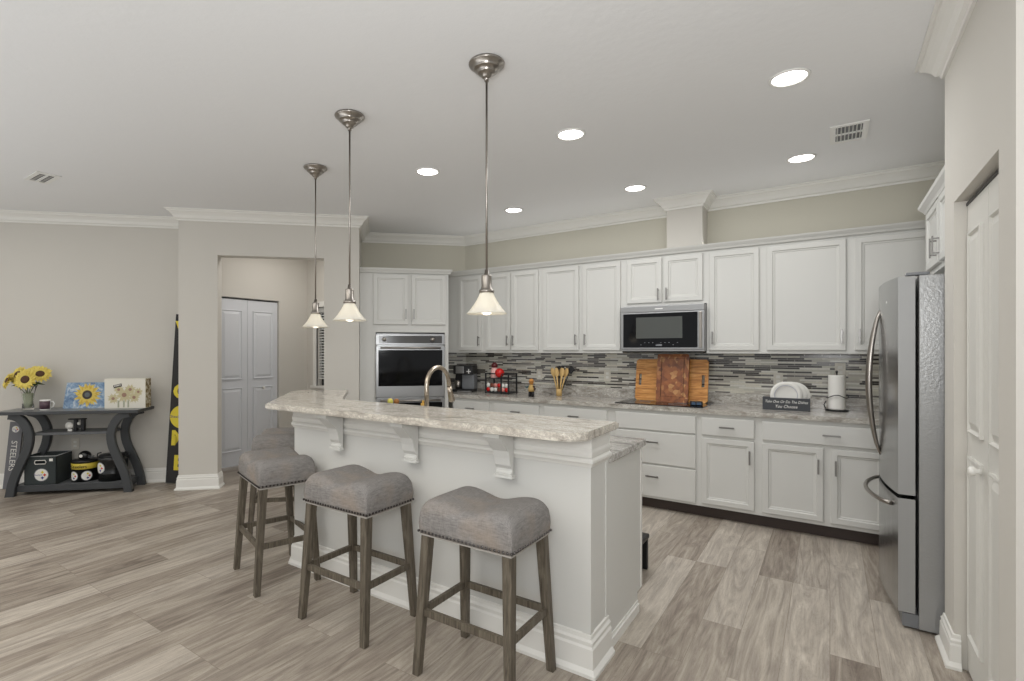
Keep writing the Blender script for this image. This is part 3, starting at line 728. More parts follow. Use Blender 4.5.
downlight(-2.595, 3.124, 'round recessed ceiling light in the near row, between the two nearer pendants')
downlight(-.172, 4.472, 'round recessed ceiling light beside the square ceiling vent')
downlight(-1.385, 4.473, 'round recessed ceiling light in front of the wall chase above the microwave')
downlight(-2.600, 4.476, 'smallest round recessed ceiling light, farthest toward the oven corner')

# ------------------------------------------------------------------ ceiling vents
def vent(x0, y0, x1, y1, label, nslat, two):
    t = thing('ceiling_vent', label, 'vent', ((x0+x1)/2, (y0+y1)/2, CZ))
    a, b = (x1-x0)/2, (y1-y0)/2; f = .03
    mb = MB(); mb.box((-a, -b, -.008), (a, -b+f, -.001)); mb.box((-a, b-f, -.008), (a, b, -.001)); mb.box((-a, -b+f, -.008), (-a+f, b-f, -.001)); mb.box((a-f, -b+f, -.008), (a, b-f, -.001)); obj('frame', mb, M_white, t)
    mb = MB(); mb.box((-a+f, -b+f, -.003), (a-f, b-f, -.001)); obj('duct_opening', mb, M_black, t)
    mb = MB(); mb.box((-a+f, -.008, -.010), (a-f, .008, -.003))
    for i in range(nslat):
        x = -a+f+(2*a-2*f)*(i+.5)/nslat; w = (a-f)/nslat*.36
        mb.box((x-w*.55, -b+f, -.0055), (x+w*.55, b-f, -.0035)) if not two else mb.prism([(x-w, -.012), (x-w+.003, -.012), (x+w, -.004), (x+w-.003, -.004)], -b+f, b-f, lambda u, v, w_: (u, w_, v))
    obj('louvre', mb, M_white, t)
vent(0, 3.955, .20, 4.283, 'square white louvred ceiling vent near the fridge', 7, True)
vent(-5.42, 1.36, -5.10, 1.52, 'small white louvred ceiling vent at the far left of the ceiling', 6, False)

# ------------------------------------------------------------------ fridge
fr = thing('refrigerator', 'tall stainless french-door refrigerator with curved handles beside the pantry wall', 'refrigerator', (.345, 3.37, 0))
FW = .90
mb = MB(); mb.box((.018, .0, .012), (.70, FW, 1.775), .004); obj('body', mb, M_fside, fr)
def bow(y): q = (y-FW/2)/(FW/2); return -.062-.045*(1-q*q)
def bowed(y0, y1, z0, z1, n=10):
    mb = MB(); P = [(bow(y0+(y1-y0)*i/n), y0+(y1-y0)*i/n) for i in range(n+1)]
    mb.prism([(0.004, y0)]+P+[(0.004, y1)], z0, z1)
    for f in mb.bm.faces:
        ys = [v.co.y for v in f.verts]
        if max(ys)-min(ys) < 1e-6: f.material_index = 1
    return mb
dn = obj('door', bowed(.0, FW/2-.003, .675, 1.772), [M_fridge, M_fedge], fr)
df = obj('door', bowed(FW/2+.003, FW, .675, 1.772), [M_fridge, M_fedge], fr)
dz = obj('freezer_drawer', bowed(.0, FW, .085, .655), [M_fridge, M_fedge], fr)
mb = MB(); mb.box((-.045, .01, .012), (.018, FW-.01, .078)); obj('base_grille', mb, M_grey, fr)
for yy in (.01, FW-.07):
    mb = MB(); mb.box((-.03, yy, 1.7765), (.06, yy+.06, 1.792), .004); obj('hinge_cover', mb, M_grey, fr)
for (d, sgn) in ((dn, -1), (df, 1)):
    yc = FW/2+sgn*.03
    mb = MB(); pts = []
    for i in range(17):
        q = i/16; k = math.sin(PI*q)
        pts.append((-.103-.055*k**.7-.0, yc+sgn*.018*k, .80+.83*q))
    mb.tube(pts, [.008+.006*math.sin(PI*i/16) for i in range(17)], 10); obj('handle', mb, M_nickel, d)
mb = MB(); pts = []
for i in range(17):
    q = i/16; k = math.sin(PI*q); y = .10+.70*q
    pts.append((bow(y)-.002-.062*k**.6, y, .600-.0*k))
mb.tube(pts, .011, 10); obj('handle', mb, M_nickel, dz)
mb = MB(); mb.box((-.0845, .20, 1.655), (-.0865, .235, 1.667)); mb.xf(Matrix.Translation((-.008, 0, 0))); obj('badge', mb, M_white, dn)
mb = MB(); mb.box((.03, .03, 0), (.08, .08, .0118)); mb.box((.03, FW-.08, 0), (.08, FW-.03, .0118)); mb.box((.6, .03, 0), (.65, .08, .0118)); mb.box((.6, FW-.08, 0), (.65, FW-.03, .0118)); obj('levelling_foot', mb, M_black, fr)
# cabinet over the fridge, faces -x
oc = thing('upper_cabinet', 'white cabinet over the refrigerator with two doors and bar pulls', 'cabinet', (.51, 4.29, 1.86), -PI/2)
cab_body(oc, .95, 0, .42, .60)
cdoor(oc, .03, .46, .03, .385, .43, .115); cdoor(oc, .49, .92, .03, .39, .52, .115)
mb = MB(); mb.sweep([(0, .395), (.018, .395), (.026, .41), (.045, .432), (.05, .448), (0, .448)], [(.95, 0), (0, 0), (0, .58)]); mb.box((0, 0, .4205), (.95, .60, .445)); obj('cornice', mb, M_cab, oc)

# ------------------------------------------------------------------ things on the back counter
CT = .9145
# coffee maker
t = thing('coffee_maker', 'black and silver single-serve coffee maker by the oven cabinet', 'coffee maker', (-3.565, 4.985, CT), math.radians(18))
mb = MB(); mb.box((-.12, -.11, 0), (.12, .12, .03), .006); obj('base', mb, M_black, t)
mb = MB(); mb.box((-.03, -.02, .031), (.12, .12, .205), .006); obj('water_tank', mb, M_grey, t)
mb = MB(); mb.box((-.12, -.09, .206), (.12, .12, .31), .01); obj('brew_head', mb, M_black, t)
mb = MB(); mb.box((-.085, -.096, .215), (.015, -.0905, .30), .004); obj('silver_panel', mb, M_steel, t)
mb = MB(); mb.box((-.12, .0, .031), (-.035, .12, .205), .004); obj('column', mb, M_black, t)
mb = MB(); mb.lathe([(0, 0), (.035, 0), (.037, .10), (.034, .10), (.032, .006), (0, .006)], c=(-.07, -.05, .032), n=18, cap=False); obj('cup', mb, M_nickel, t)
mb = MB(); mb.box((-.05, -.165, 0), (.12, -.112, .018), .006); obj('drip_tray', mb, M_steel, t)
mb = MB(); mb.box((.05, -.0965, .235), (.10, -.091, .245)); mb.box((.07, -.0965, .215), (.08, -.091, .268)); obj('button_cross', mb, M_white, t)
# pod rack
t = thing('pod_rack', 'black metal two-tier rack filled with coffee pods', 'rack', (-3.07, 5.00, CT), 0)
mb = MB()
for x in (-.15, .15):
    for y in (-.09, .09): mb.box((x-.007, y-.007, 0), (x+.007, y+.007, .23))
mb.box((.05, -.097, 0), (.064, -.083, .23))
for z in (.008, .165, .218):
    mb.box((-.15, -.095, z), (.15, -.083, z+.012)); mb.box((-.15, .083, z), (.15, .095, z+.012)); mb.box((-.157, -.09, z), (-.143, .09, z+.012)); mb.box((.143, -.09, z), (.157, .09, z+.012))
mb.box((-.15, -.09, .012), (.15, .09, .018)); mb.box((-.15, -.09, .166), (.15, .09, .171)); obj('frame', mb, M_black, t)
cols = [M_red, M_paper, pm('pod_pink', S(220, 150, 140), .5), M_paper, pm('pod_brown', S(120, 60, 40), .5)]
pod0 = None
k = 0
for row in range(2):
    for i in range(6):
        x = -.12+i*.048; z = .045+row*.048
        mb = MB(); mb.lathe([(0, 0), (.017, 0), (.022, .036), (.024, .038), (.024, .041), (0, .041)], n=14); mb.mat(0)
        mb.xf(Matrix.Rotation(PI/2, 4, 'X'))
        o = obj('coffee_pod', mb, [cols[(i*3+row) % 5]]); tag(o, 'round coffee pod lying in the lower tier of the black rack', 'coffee pod', 'pods in the rack')
        o.location = (-3.07+x, 4.955, CT+z+.0)
        k += 1
# red candy jar standing on the rack
t = thing('candy_jar', 'red ball jar with pale body and dark red top, standing in the pod rack', 'jar', (-3.10, 4.955, CT+.1715))
mb = MB(); mb.lathe([(0, 0), (.040, 0), (.044, .01), (.042, .09), (.028, .12), (0, .12)], n=20); mb.xf(Matrix.Translation((-.03, 0, 0))); obj('jar_body', mb, pm('pale_pink', S(226, 178, 172), .4), t)
mb = MB(); mb.sphere((.052, -.022, .062), .053, 18); obj('red_ball', mb, M_red, t)
mb = MB(); mb.lathe([(.030, .1205), (.038, .13), (.036, .155), (.018, .175), (0, .177)], n=20); mb.xf(Matrix.Translation((-.03, 0, 0))); obj('lid', mb, pm('dark_red_lid', S(84, 20, 24), .3), t)
# figurine: sunflower-hatted
t = thing('figurine', 'small standing figurine with tan head, teal arm and black boots on the counter', 'figurine', (-2.575, 4.80, CT))
mb = MB(); mb.lathe([(0, 0), (.016, 0), (.015, .055), (0, .055)], c=(-.017, 0, 0), n=12); mb.lathe([(0, 0), (.016, 0), (.015, .055), (0, .055)], c=(.017, 0, 0), n=12); obj('boots', mb, M_black, t)
mb = MB(); mb.lathe([(0, .0555), (.032, .0555), (.034, .09), (.022, .12), (.014, .128), (0, .128)], n=18); obj('torso', mb, pm('tan_coat', S(188, 156, 96), .7), t)
mb = MB(); mb.sphere((0, 0, .150), .024, 14); mb.lathe([(.034, .160), (.036, .163), (.022, .168), (.020, .185), (0, .190)], n=16); obj('head', mb, pm('amber_head', S(190, 130, 60), .6), t)
mb = MB(); mb.tube([(-.028, 0, .112), (-.05, -.01, .095), (-.058, -.02, .105)], [.011, .010, .009], 8); obj('teal_arm', mb, pm('teal', S(50, 84, 90), .6), t)
mb = MB(); mb.tube([(.028, 0, .112), (.048, -.01, .085), (.046, -.02, .07)], [.011, .010, .009], 8); obj('dark_arm', mb, pm('dark_brown', S(60, 42, 34), .6), t)
# wooden spoons in a holder
t = thing('utensil_holder', 'narrow wooden utensil holder on the back counter', 'utensil holder', (-2.375, 5.05, CT))
mb = MB(); mb.lathe([(0, 0), (.030, 0), (.032, .075), (.028, .075), (.026, .008), (0, .008)], n=20, cap=False); obj('cup', mb, M_bamboo, t)
for i, (a, fw) in enumerate(((-.26, .0), (-.15, .02), (-.05, -.02), (.06, .015), (.16, -.01), (.27, .01))):
    t = thing('wooden_spoon', 'pale wooden cooking spoon fanned out in the utensil holder', 'spoon', (-2.375+a*.04, 5.05+fw*.4, CT+.012), 0, 'wooden spoons in the holder')
    mb = MB(); tx = math.sin(a)*.2; mb.tube([(0, 0, 0), (tx, fw, .20)], [.006, .009], 8); obj('handle', mb, M_bamboo, t)
    mb = MB(); mb.sphere((0, 0, 0), 1, 12, (.026, .007, .050)); mb.xf(Matrix.Translation((tx*1.2, fw*1.2, .24)) @ Matrix.Rotation(a, 4, 'Y')); obj('bowl', mb, M_bamboo, t)
for i, (a, y) in enumerate(((.02, .03), (.42, .02), (-.12, .035))):
    t = thing('black_spatula', 'black nylon kitchen tool behind the wooden spoons', 'spatula', (-2.375+a*.02, 5.05+y*.5, CT+.014), 0, 'black tools in the utensil holder')
    mb = MB(); tx = math.sin(a)*.24; mb.tube([(0, 0, 0), (tx, y, .24)], .005, 8); obj('handle', mb, M_black, t)
    mb = MB(); mb.box((-.03, -.004, -.03), (.03, .004, .04), .003); mb.xf(Matrix.Translation((tx*1.15, y*1.15, .262)) @ Matrix.Rotation(a*1.8, 4, 'Y')); obj('head', mb, M_black, t)
# cutting boards leaning on the wall
def board(name, w, h, t_, mat, label, loc, lean, holes):
    o = thing(name, label, 'cutting board', loc)
    mb = MB()
    bev = .02
    def rr(x0, x1, z0, z1, r, n=5):
        P = []
        for (cx2, cz2, a0) in ((x1-r, z0+r, -90), (x1-r, z1-r, 0), (x0+r, z1-r, 90), (x0+r, z0+r, 180)):
            P += [(cx2+r*math.cos(math.radians(a0+90*i/n)), cz2+r*math.sin(math.radians(a0+90*i/n))) for i in range(n+1)]
        return P
    if holes:
        hw = .022
        mb.prism(rr(-w/2+.055, w/2-.055, 0, h, .004), 0, t_, lambda u, v, q: (u, q, v))
        for s_ in (-1, 1):
            x0, x1 = (s_*w/2, s_*(w/2-.03))
            P = [(x1, 0), (s_*(w/2-.02), 0), (s_*w/2, .02), (s_*w/2, h-.02), (s_*(w/2-.02), h), (x1, h)]
            mb.prism(P, 0, t_, lambda u, v, q: (u, q, v))
            for (za, zb) in ((0, h/2-.055), (h/2+.055, h)): mb.box((x1, 0, za), (s_*(w/2-.055), t_, zb))
    else:
        mb.prism(rr(-w/2, w/2, 0, h, .02), 0, t_, lambda u, v, q: (u, q, v))
    mb.xf(Matrix.Rotation(-lean, 4, 'X'))
    obj('board', mb, mat, o)
    if not holes:
        mb = MB(); mb.tube([(-.10, -.0015, .05), (.10, -.0015, .05), (.10, -.0015, h-.04), (-.10, -.0015, h-.04)], .0025, 6, True); mb.xf(Matrix.Rotation(-lean, 4, 'X')); obj('juice_groove', mb, M_brown, o)
    return o
board('cutting_board', .655, .40, .022, M_board1, 'large amber wooden cutting board with end handles, lying wide against the backsplash', (-1.235, 5.035, .922), .17, True)
board('cutting_board', .285, .45, .03, M_board2, 'tall dark end-grain cutting board leaning in front of the wide one', (-1.205, 4.970, .922), .16, False)
t = thing('kitchen_timer', 'small black gadget with dark blue face lying on the cooktop corner', 'gadget', (-.955, 4.80, .9225), .3)
mb = MB(); mb.box((-.05, -.03, 0), (.05, .03, .035), .005); obj('case', mb, M_black, t)
mb = MB(); mb.box((-.04, -.032, .006), (-.01, -.030, .028)); mb.box((.0, -.032, .006), (.035, -.030, .028)); obj('blue_face', mb, pm('slate_blue', S(60, 84, 110), .3), t)
# plate holder
t = thing('plate_holder', 'charcoal box holder with white script lettering on the back counter', 'holder', (-.295, 4.93, CT), math.radians(3))
mb = MB(); mb.box((-.165, -.05, 0), (.165, -.042, .10)); mb.box((-.165, .04, 0), (.165, .048, .10)); mb.box((-.165, -.042, 0), (-.157, .04, .10)); mb.box((.157, -.042, 0), (.165, .04, .10)); mb.box((-.157, -.042, 0), (.157, .04, .006)); obj('box', mb, pm('charcoal_wood', S(62, 64, 68), .6), t)
text_mesh('lettering', 'Take One Or Do The Dishes', .031, M_paper, t, Matrix.Translation((0, -.0505, .068)) @ FRONT, sx=.80, shear=.3)
text_mesh('lettering', 'You Choose', .036, M_paper, t, Matrix.Translation((0, -.0505, .030)) @ FRONT, sx=.85, shear=.3)
pl = thing('paper_plate', 'white round paper plate standing upright in the charcoal holder', 'plate', (-.295, 4.925, CT+.008), math.radians(3), 'paper plates in the holder')
def plate(mb):
    mb.lathe([(0, 0), (.075, 0), (.085, .006), (.112, .013), (.112, .016), (.084, .009), (.074, .003), (0, .003)], n=40); return mb
mb = plate(MB()); mb.xf(Matrix.Translation((0, 0, .112)) @ Matrix.Rotation(PI/2, 4, 'X')); obj('disc', mb, M_paper, pl)
mb = MB(); mb.tube([(.080*math.cos(i*PI/18), -.0105, .112+.080*math.sin(i*PI/18)) for i in range(36)], .0022, 5, True); obj('grey_rim', mb, pm('pale_lilac', S(176, 176, 190), .6), pl)
dup(pl, (-.265, 4.945, CT+.008), math.radians(3), 'white round paper plate standing upright in the charcoal holder')
dup(pl, (-.240, 4.965, CT+.004), math.radians(3), 'white round paper plate standing upright in the charcoal holder')
# paper towels
t = thing('towel_holder', 'black wire paper towel holder on the back counter near the fridge', 'holder', (.045, 5.06, CT))
mb = MB(); mb.tube([(.075*math.cos(i*PI/12), .075*math.sin(i*PI/12), .006) for i in range(24)], .005, 6, True); mb.box((-.075, -.004, .001), (.075, .004, .008)); mb.box((-.004, -.075, .001), (.004, .075, .008)); obj('base', mb, M_black, t)
mb = MB(); mb.tube([(0, 0, .008), (0, 0, .31)], .005, 8); mb.sphere((0, 0, .315), .01, 10); obj('post', mb, M_black, t)
mb = MB(); mb.tube([(-.07, -.02, .01), (-.085, -.03, .05), (-.07, -.04, .08)], .004, 6); mb.tube([(.075*math.cos(a), .075*math.sin(a), .12+.012*math.sin(a*3)) for a in [(-160+i*11)*PI/180 for i in range(18)]], .0035, 6); obj('arm', mb, M_black, t)
mb = MB(); mb.lathe([(.02, 0), (.058, 0), (.0585, .01), (.0585, .265), (.058, .275), (.02, .275)], n=32, cap=False); mb.lathe([(.02, 0), (.02, .275)], n=24, cap=False)
tag(obj('paper_towel_roll', mb, M_paper), 'white roll of paper towels upright on the black wire holder', 'paper towels', None, (.045, 5.06, CT+.014))
# step stool on kitchen floor behind island end
t = thing('step_stool', 'low black step stool on the kitchen floor behind the end of the island', 'stool', (-1.10, 3.27, 0))
mb = MB(); mb.box((-.15, -.10, .195), (.15, .10, .225), .008); obj('top', mb, M_black, t)
for sx in (-1, 1):
    for sy in (-1, 1):
        mb = MB(); mb.box((sx*.125-.018, sy*.08-.015, 0), (sx*.125+.018, sy*.08+.015, .1948), .004); obj('leg', mb, M_black, t)

# ------------------------------------------------------------------ console table and its things
def CL(x, y, z=0): # console local -> world
    s, d = -2.97+x, 5.56+y
    a = W(s, d); return (a[0], a[1], z)
ct = thing('console_table', 'charcoal console table with S-curved legs and two shelves against the left wall', 'console table', CL(0, 0), PI/4)
mb = MB(); mb.box((-.63, 0, .785), (.63, .38, .815), .004); obj('tabletop', mb, [M_console], ct)
mb = MB(); mb.box((-.622, .008, .8152), (.622, .372, .817)); obj('top_surface', mb, pm('grey_top_surface', S(120, 122, 124), .3), ct)
mb = MB(); mb.box((-.34, .09, .575), (.34, .35, .600)); obj('shelf', mb, M_shelf, ct)
mb = MB(); mb.box((-.50, .075, .035), (.50, .36, .095), .002); obj('shelf', mb, M_console, ct)
mb = MB(); mb.box((-.49, .08, .0952), (.49, .355, .098)); obj('shelf_surface', mb, M_shelf, ct)
curve = [(.535, .776), (.49, .768), (.435, .738), (.395, .68), (.37, .61), (.367, .53), (.385, .44), (.425, .34), (.47, .23), (.505, .12), (.525, .0)]
def smooth(P, k=3):
    out = []
    for i in range(len(P)-1):
        p0, p1, p2, p3 = P[max(i-1, 0)], P[i], P[i+1], P[min(i+2, len(P)-1)]
        for j in range(k):
            q = j/k
            out.append(tuple(.5*((2*p1[c])+(-p0[c]+p2[c])*q+(2*p0[c]-5*p1[c]+4*p2[c]-p3[c])*q*q+(-p0[c]+3*p1[c]-3*p2[c]+p3[c])*q**3) for c in range(2)))
    out.append(P[-1]); return out
cv = smooth(curve)
def sleg(sx, y0):
    mb = MB(); Lp, Rp = [], []
    for i, p in enumerate(cv):
        a = cv[max(i-1, 0)]; b = cv[min(i+1, len(cv)-1)]
        d = Vector((b[0]-a[0], b[1]-a[1])).normalized(); n_ = Vector((-d.y, d.x))*.034
        if i == len(cv)-1: n_ = Vector((.037, 0))
        Lp.append((p[0]+n_.x, min(.784, p[1]+n_.y))); Rp.append((p[0]-n_.x, min(.784, p[1]-n_.y)))
    VA = [[mb.bm.verts.new((sx*u, y, max(0, v))) for (u, v) in Q] for y in (y0, y0+.05) for Q in (Lp, Rp)]
    a, b, c, d = VA; n = len(cv)
    for i in range(n-1):
        mb.face([a[i], a[i+1], b[i+1], b[i]]); mb.face([c[i], c[i+1], d[i+1], d[i]]); mb.face([a[i], a[i+1], c[i+1], c[i]], True); mb.face([b[i], b[i+1], d[i+1], d[i]], True)
    mb.face([a[0], b[0], d[0], c[0]]); mb.face([a[-1], b[-1], d[-1], c[-1]])
    return mb
for sx in (-1, 1):
    for y0 in (.035, .315):
        lg = obj('leg', sleg(sx, y0), M_console, ct)
        if sx < 0: lg.location.x = .02

def astroid(mb, cx, cz, r, y, n=24):
    P = [(cx+r*math.cos(2*PI*i/n)**3, cz+r*math.sin(2*PI*i/n)**3) for i in range(n)]
    c = mb.bm.verts.new((cx, y, cz)); V = [mb.bm.verts.new((a, y, b)) for a, b in P]
    for i in range(n): mb.face([c, V[i], V[(i+1) % n]])
def disc(mb, cx, cz, r, y, n=32, f=None):
    V = [mb.bm.verts.new((cx, y, cz))]*n; k = 1
    for q in (.3, .6, .85, 1):
        Wv = [mb.bm.verts.new((cx+q*r*math.cos(2*PI*i/n), y, cz+q*r*math.sin(2*PI*i/n))) for i in range(n)]
        for i in range(n):
            mb.face([V[0], Wv[i], Wv[(i+1) % n]] if k else [V[i], Wv[i], Wv[(i+1) % n], V[(i+1) % n]])
        V = Wv; k = 0
EM = [pm('emblem_ring', S(150, 152, 156), .5), M_paper, M_yel2, M_orange, M_blue]
def emblem(parent, r, M=None, curve_r=None, mats=EM):
    mb = MB(); mb.mat(0); disc(mb, 0, 0, r, 0); mb.mat(1); disc(mb, 0, 0, r*.92, -.0010)
    k = r*.27
    for i, (x, z) in enumerate(((.16, .42), (.48, -.02), (.16, -.46))):
        mb.mat(2+i); astroid(mb, x*r, z*r, k*1.15, -.0024)
    if curve_r:
        for v in mb.bm.verts:
            th = v.co.x/curve_r; rad = curve_r-v.co.y; v.co.x = rad*math.sin(th); v.co.y = -rad*math.cos(th)
    if M: mb.xf(M)
    o = obj('emblem', mb, mats, parent, False)
    if not curve_r:
        text_mesh('emblem_lettering', 'Steelers', r*.34, M_blue, o, (M or Matrix()) @ Matrix.Translation((-r*.42, -.002, 0)) @ FRONT, .0002)
    return o
# storage box
t = thing('storage_bin', 'charcoal cube storage bin with a cut-out handle and round emblem on the lower shelf', 'storage bin', CL(-.405, .085, .0985), PI/4)
w, d, h = .275, .262, .275
mb = MB(); mb.box((0, 0, 0), (w, d, .008)); mb.box((0, 0, 0), (.008, d, h)); mb.box((w-.008, 0, 0), (w, d, h)); mb.box((0, d-.008, 0), (w, d, h)); mb.box((0, 0, 0), (w, .008, h-.075)); mb.box((0, 0, h-.04), (w, .008, h)); mb.box((0, 0, h-.075), (.095, .008, h-.04)); mb.box((w-.095, 0, h-.075), (w, .008, h-.04))
obj('bin_body', mb, pm('charcoal_felt', S(52, 58, 58), .8), t)
mb = MB(); mb.tube([(.095, -.001, h-.075), (w-.095, -.001, h-.075), (w-.088, -.001, h-.058), (w-.095, -.001, h-.04), (.095, -.001, h-.04), (.088, -.001, h-.058)], .004, 6, True); obj('handle_rim', mb, M_paper, t)
mb = MB(); mb.tube([(0, 0, h), (w, 0, h), (w, d, h), (0, d, h)], .004, 6, True); obj('top_piping', mb, pm('pale_grey', S(170, 172, 172), .7), t)
mb = MB(); mb.box((w-.06, -.002, h-.05), (w-.03, -.0005, h-.025)); obj('tag', mb, M_paper, t)
emblem(t, .062, Matrix.Translation((w/2+.01, -.0012, .095)))
# yellow banded tin
t = thing('round_tin', 'black round tin with a yellow band and round emblems between bin and bucket', 'tin', CL(.050, .235, .0985), PI/4)
R = .115
mb = MB(); mb.lathe([(0, 0), (R, 0), (R, .19), (R+.004, .19), (R+.004, .205), (R*.5, .212), (0, .214)], n=40); obj('tin_body', mb, M_black, t)
mb = MB(); mb.lathe([(R+.0005, .125), (R+.0015, .126), (R+.0015, .180), (R+.0005, .181)], n=40, cap=False); obj('yellow_band', mb, pm('yellow_band', S(206, 184, 66), .5), t)
for an in (-28, 32): emblem(t, .047, Matrix.Rotation(math.radians(an), 4, 'Z') @ Matrix.Translation((0, 0, .060)), R+.001)
text_mesh('lettering', 'Steelers', .045, M_black, t, Matrix.Translation((0, -R-.004, .152)) @ FRONT)
# mini helmet
t = thing('mini_helmet', 'miniature glossy black football helmet sitting on the round tin', 'helmet', CL(.050, .225, .0985+.2145), PI/4)
mb = MB(); g = bmesh.ops.create_uvsphere(mb.bm, u_segments=24, v_segments=16, radius=.05)
bmesh.ops.bisect_plane(mb.bm, geom=mb.bm.verts[:]+mb.bm.edges[:]+mb.bm.faces[:], plane_co=(0, 0, -.028), plane_no=(0, 0, -1), clear_outer=True)
for v in mb.bm.verts:
    v.co.x *= 1.12; v.co.z += .028
for f in mb.bm.faces: f.smooth = True
obj('shell', mb, pm('helmet_black', S(14, 14, 16), .15), t)
mb = MB()
for z in (.012, .028): mb.tube([(.045, -.032, z), (.075, -.02, z-.004), (.082, 0, z-.005), (.075, .02, z-.004), (.045, .032, z)], .0025, 6)
mb.tube([(.08, 0, .004), (.08, 0, .026)], .0025, 6); obj('face_guard', mb, M_grey, t)
mb = MB(); disc(mb, -.012, .034, .016, -.0512); obj('side_decal', mb, M_paper, t, False)
# ice bucket
t = thing('ice_bucket', 'black metal bucket with lid, knob and round emblem at the right of the lower shelf', 'bucket', CL(.308, .22, .0985), PI/4)
R = .127
mb = MB(); mb.lathe([(0, 0), (R-.004, 0), (R-.004, .07), (R, .073), (R-.002, .076), (R, .20), (R+.004, .203), (R+.004, .235), (0, .235)], n=40); obj('bucket_body', mb, pm('gloss_black', S(26, 27, 28), .25), t)
mb = MB(); mb.lathe([(0, .2352), (R-.005, .2352), (R-.012, .252), (.02, .262), (.012, .266), (.012, .272), (.012, .278), (0, .278)], n=32); obj('lid', mb, M_black, t)
mb = MB(); mb.sphere((0, 0, .297), .020, 12); obj('knob', mb, M_paper, t)
mb = MB(); mb.tube([(-R-.004, 0, .215), (-R-.016, 0, .235), (-R-.012, 0, .262), (-R+.02, 0, .27)], .006, 8); mb.tube([(R+.004, 0, .215), (R+.016, 0, .235), (R+.012, 0, .262), (R-.02, 0, .27)], .006, 8); obj('handle', mb, M_black, t)
emblem(t, .055, Matrix.Rotation(math.radians(-32), 4, 'Z') @ Matrix.Translation((0, 0, .135)), R+.001)
# black decor on mid shelf
t = thing('tabletop_ornament', 'small black ornament of two posts with a white disc on the middle shelf', 'ornament', CL(.0, .17, .6005), PI/4)
mb = MB(); mb.box((-.015, -.02, 0), (.012, .02, .112), .003); mb.box((.05, -.02, 0), (.078, .02, .112), .003); mb.box((-.065, -.02, .112), (.088, .02, .124), .003); mb.box((.012, -.015, .03), (.05, .015, .055)); obj('posts', mb, M_black, t)
mb = MB(); mb.lathe([(0, 0), (.034, 0), (.034, .01), (0, .01)], n=24); mb.xf(Matrix.Translation((-.05, -.018, .058)) @ Matrix.Rotation(PI/2, 4, 'X')); mb.box((-.066, -.02, 0), (-.03, .0, .02)); obj('white_disc', mb, M_paper, t)
mb = MB(); mb.sphere((.03, -.012, .075), .016, 10); obj('small_cap', mb, M_paper, t)
# vase
TZ = .8175
t = thing('glass_vase', 'clear fluted glass vase holding sunflowers on the console table', 'vase', CL(-.445, .21, TZ), PI/4)
mb = MB(); P = []
prof = [(.0, 0), (.050, 0), (.047, .02), (.043, .08), (.050, .16), (.068, .225), (.072, .232), (.068, .23), (.046, .16), (.039, .07), (.042, .015), (0, .012)]
mb.lathe(prof, n=36, cap=False); obj('vase_body', mb, M_glass, t)
mb = MB(); mb.lathe([(0, .014), (.038, .016), (.036, .07), (.044, .16), (0, .16)], n=24); obj('stones', mb, pm('pale_moss_fill', S(170, 176, 150), .8), t)
# sunflowers
def flower(loc, rad, tilt, yaw, label):
    t = thing('sunflower', label, 'flower', loc, yaw, 'sunflowers in the vase')
    mb = MB(); rnd = random.Random(int(loc[2]*1000)+3)
    for ring_, n, rl, zz in ((0, 18, 1.0, 0), (1, 16, .84, .008)):
        for i in range(n):
            a = 2*PI*(i+.5*ring_)/n+rnd.uniform(-.06, .06); l = rad*rl*rnd.uniform(.92, 1.06); w = rad*.20
            d = Vector((math.cos(a), math.sin(a), 0)); s_ = Vector((-d.y, d.x, 0)); r0 = rad*.28
            V = [mb.bm.verts.new(p) for p in (d*r0-s_*w*.5, d*r0+s_*w*.5, d*(r0+(l-r0)*.55)+s_*w+Vector((0,0,zz+.012)), d*l+Vector((0,0,zz+rnd.uniform(-.01,.008))), d*(r0+(l-r0)*.55)-s_*w+Vector((0,0,zz+.012)))]
            mb.face(V)
    Mr = Matrix.Rotation(tilt, 4, 'X')
    mb.xf(Mr); obj('petals', mb, M_yellow, t, False)
    mb = MB(); mb.lathe([(0, -.012), (rad*.32, -.008), (rad*.36, .006), (rad*.28, .018), (rad*.1, .014), (0, .012)], n=20); mb.xf(Mr); obj('flower_centre', mb, M_brown, t)
    mb = MB(); e_ = Vector((-(loc[0]-vl[0])*1.0, -(loc[1]-vl[1])*1.0, TZ+.03-loc[2])); inv = Matrix.Rotation(-yaw, 3, 'Z'); e_ = inv @ e_
    b_ = Mr.to_3x3() @ Vector((0, 0, -.014)); mid = (b_+Vector((e_.x*.8, e_.y*.8, (TZ+.17-loc[2]))))/1
    mb.tube([b_, b_+(Mr.to_3x3() @ Vector((0,0,-.02))), (e_.x*.85, e_.y*.85, TZ+.16-loc[2]), e_], .004, 6); obj('stem', mb, M_green, t)
vl = CL(-.445, .21, 0)
for (x, y, z, rad, tilt, yw, lab) in ((-.305, .135, .265, .108, 1.35, .0, 'front sunflower facing the room, largest of the bunch in the glass vase'),
        (-.405, .20, .310, .100, 1.1, -.5, 'sunflower at the upper left of the bunch in the glass vase'),
        (-.215, .20, .315, .100, .95, .45, 'sunflower at the upper right of the bunch in the glass vase'),
        (-.305, .26, .335, .095, .6, .0, 'sunflower at the top back of the bunch in the glass vase'),
        (-.455, .14, .255, .085, 1.2, -.8, 'small sunflower leaning out at the left of the bunch')):
    flower(CL(x-.12, y, TZ+z+.035), rad, tilt, PI/4+yw, lab)
mb = MB(); rnd = random.Random(5)
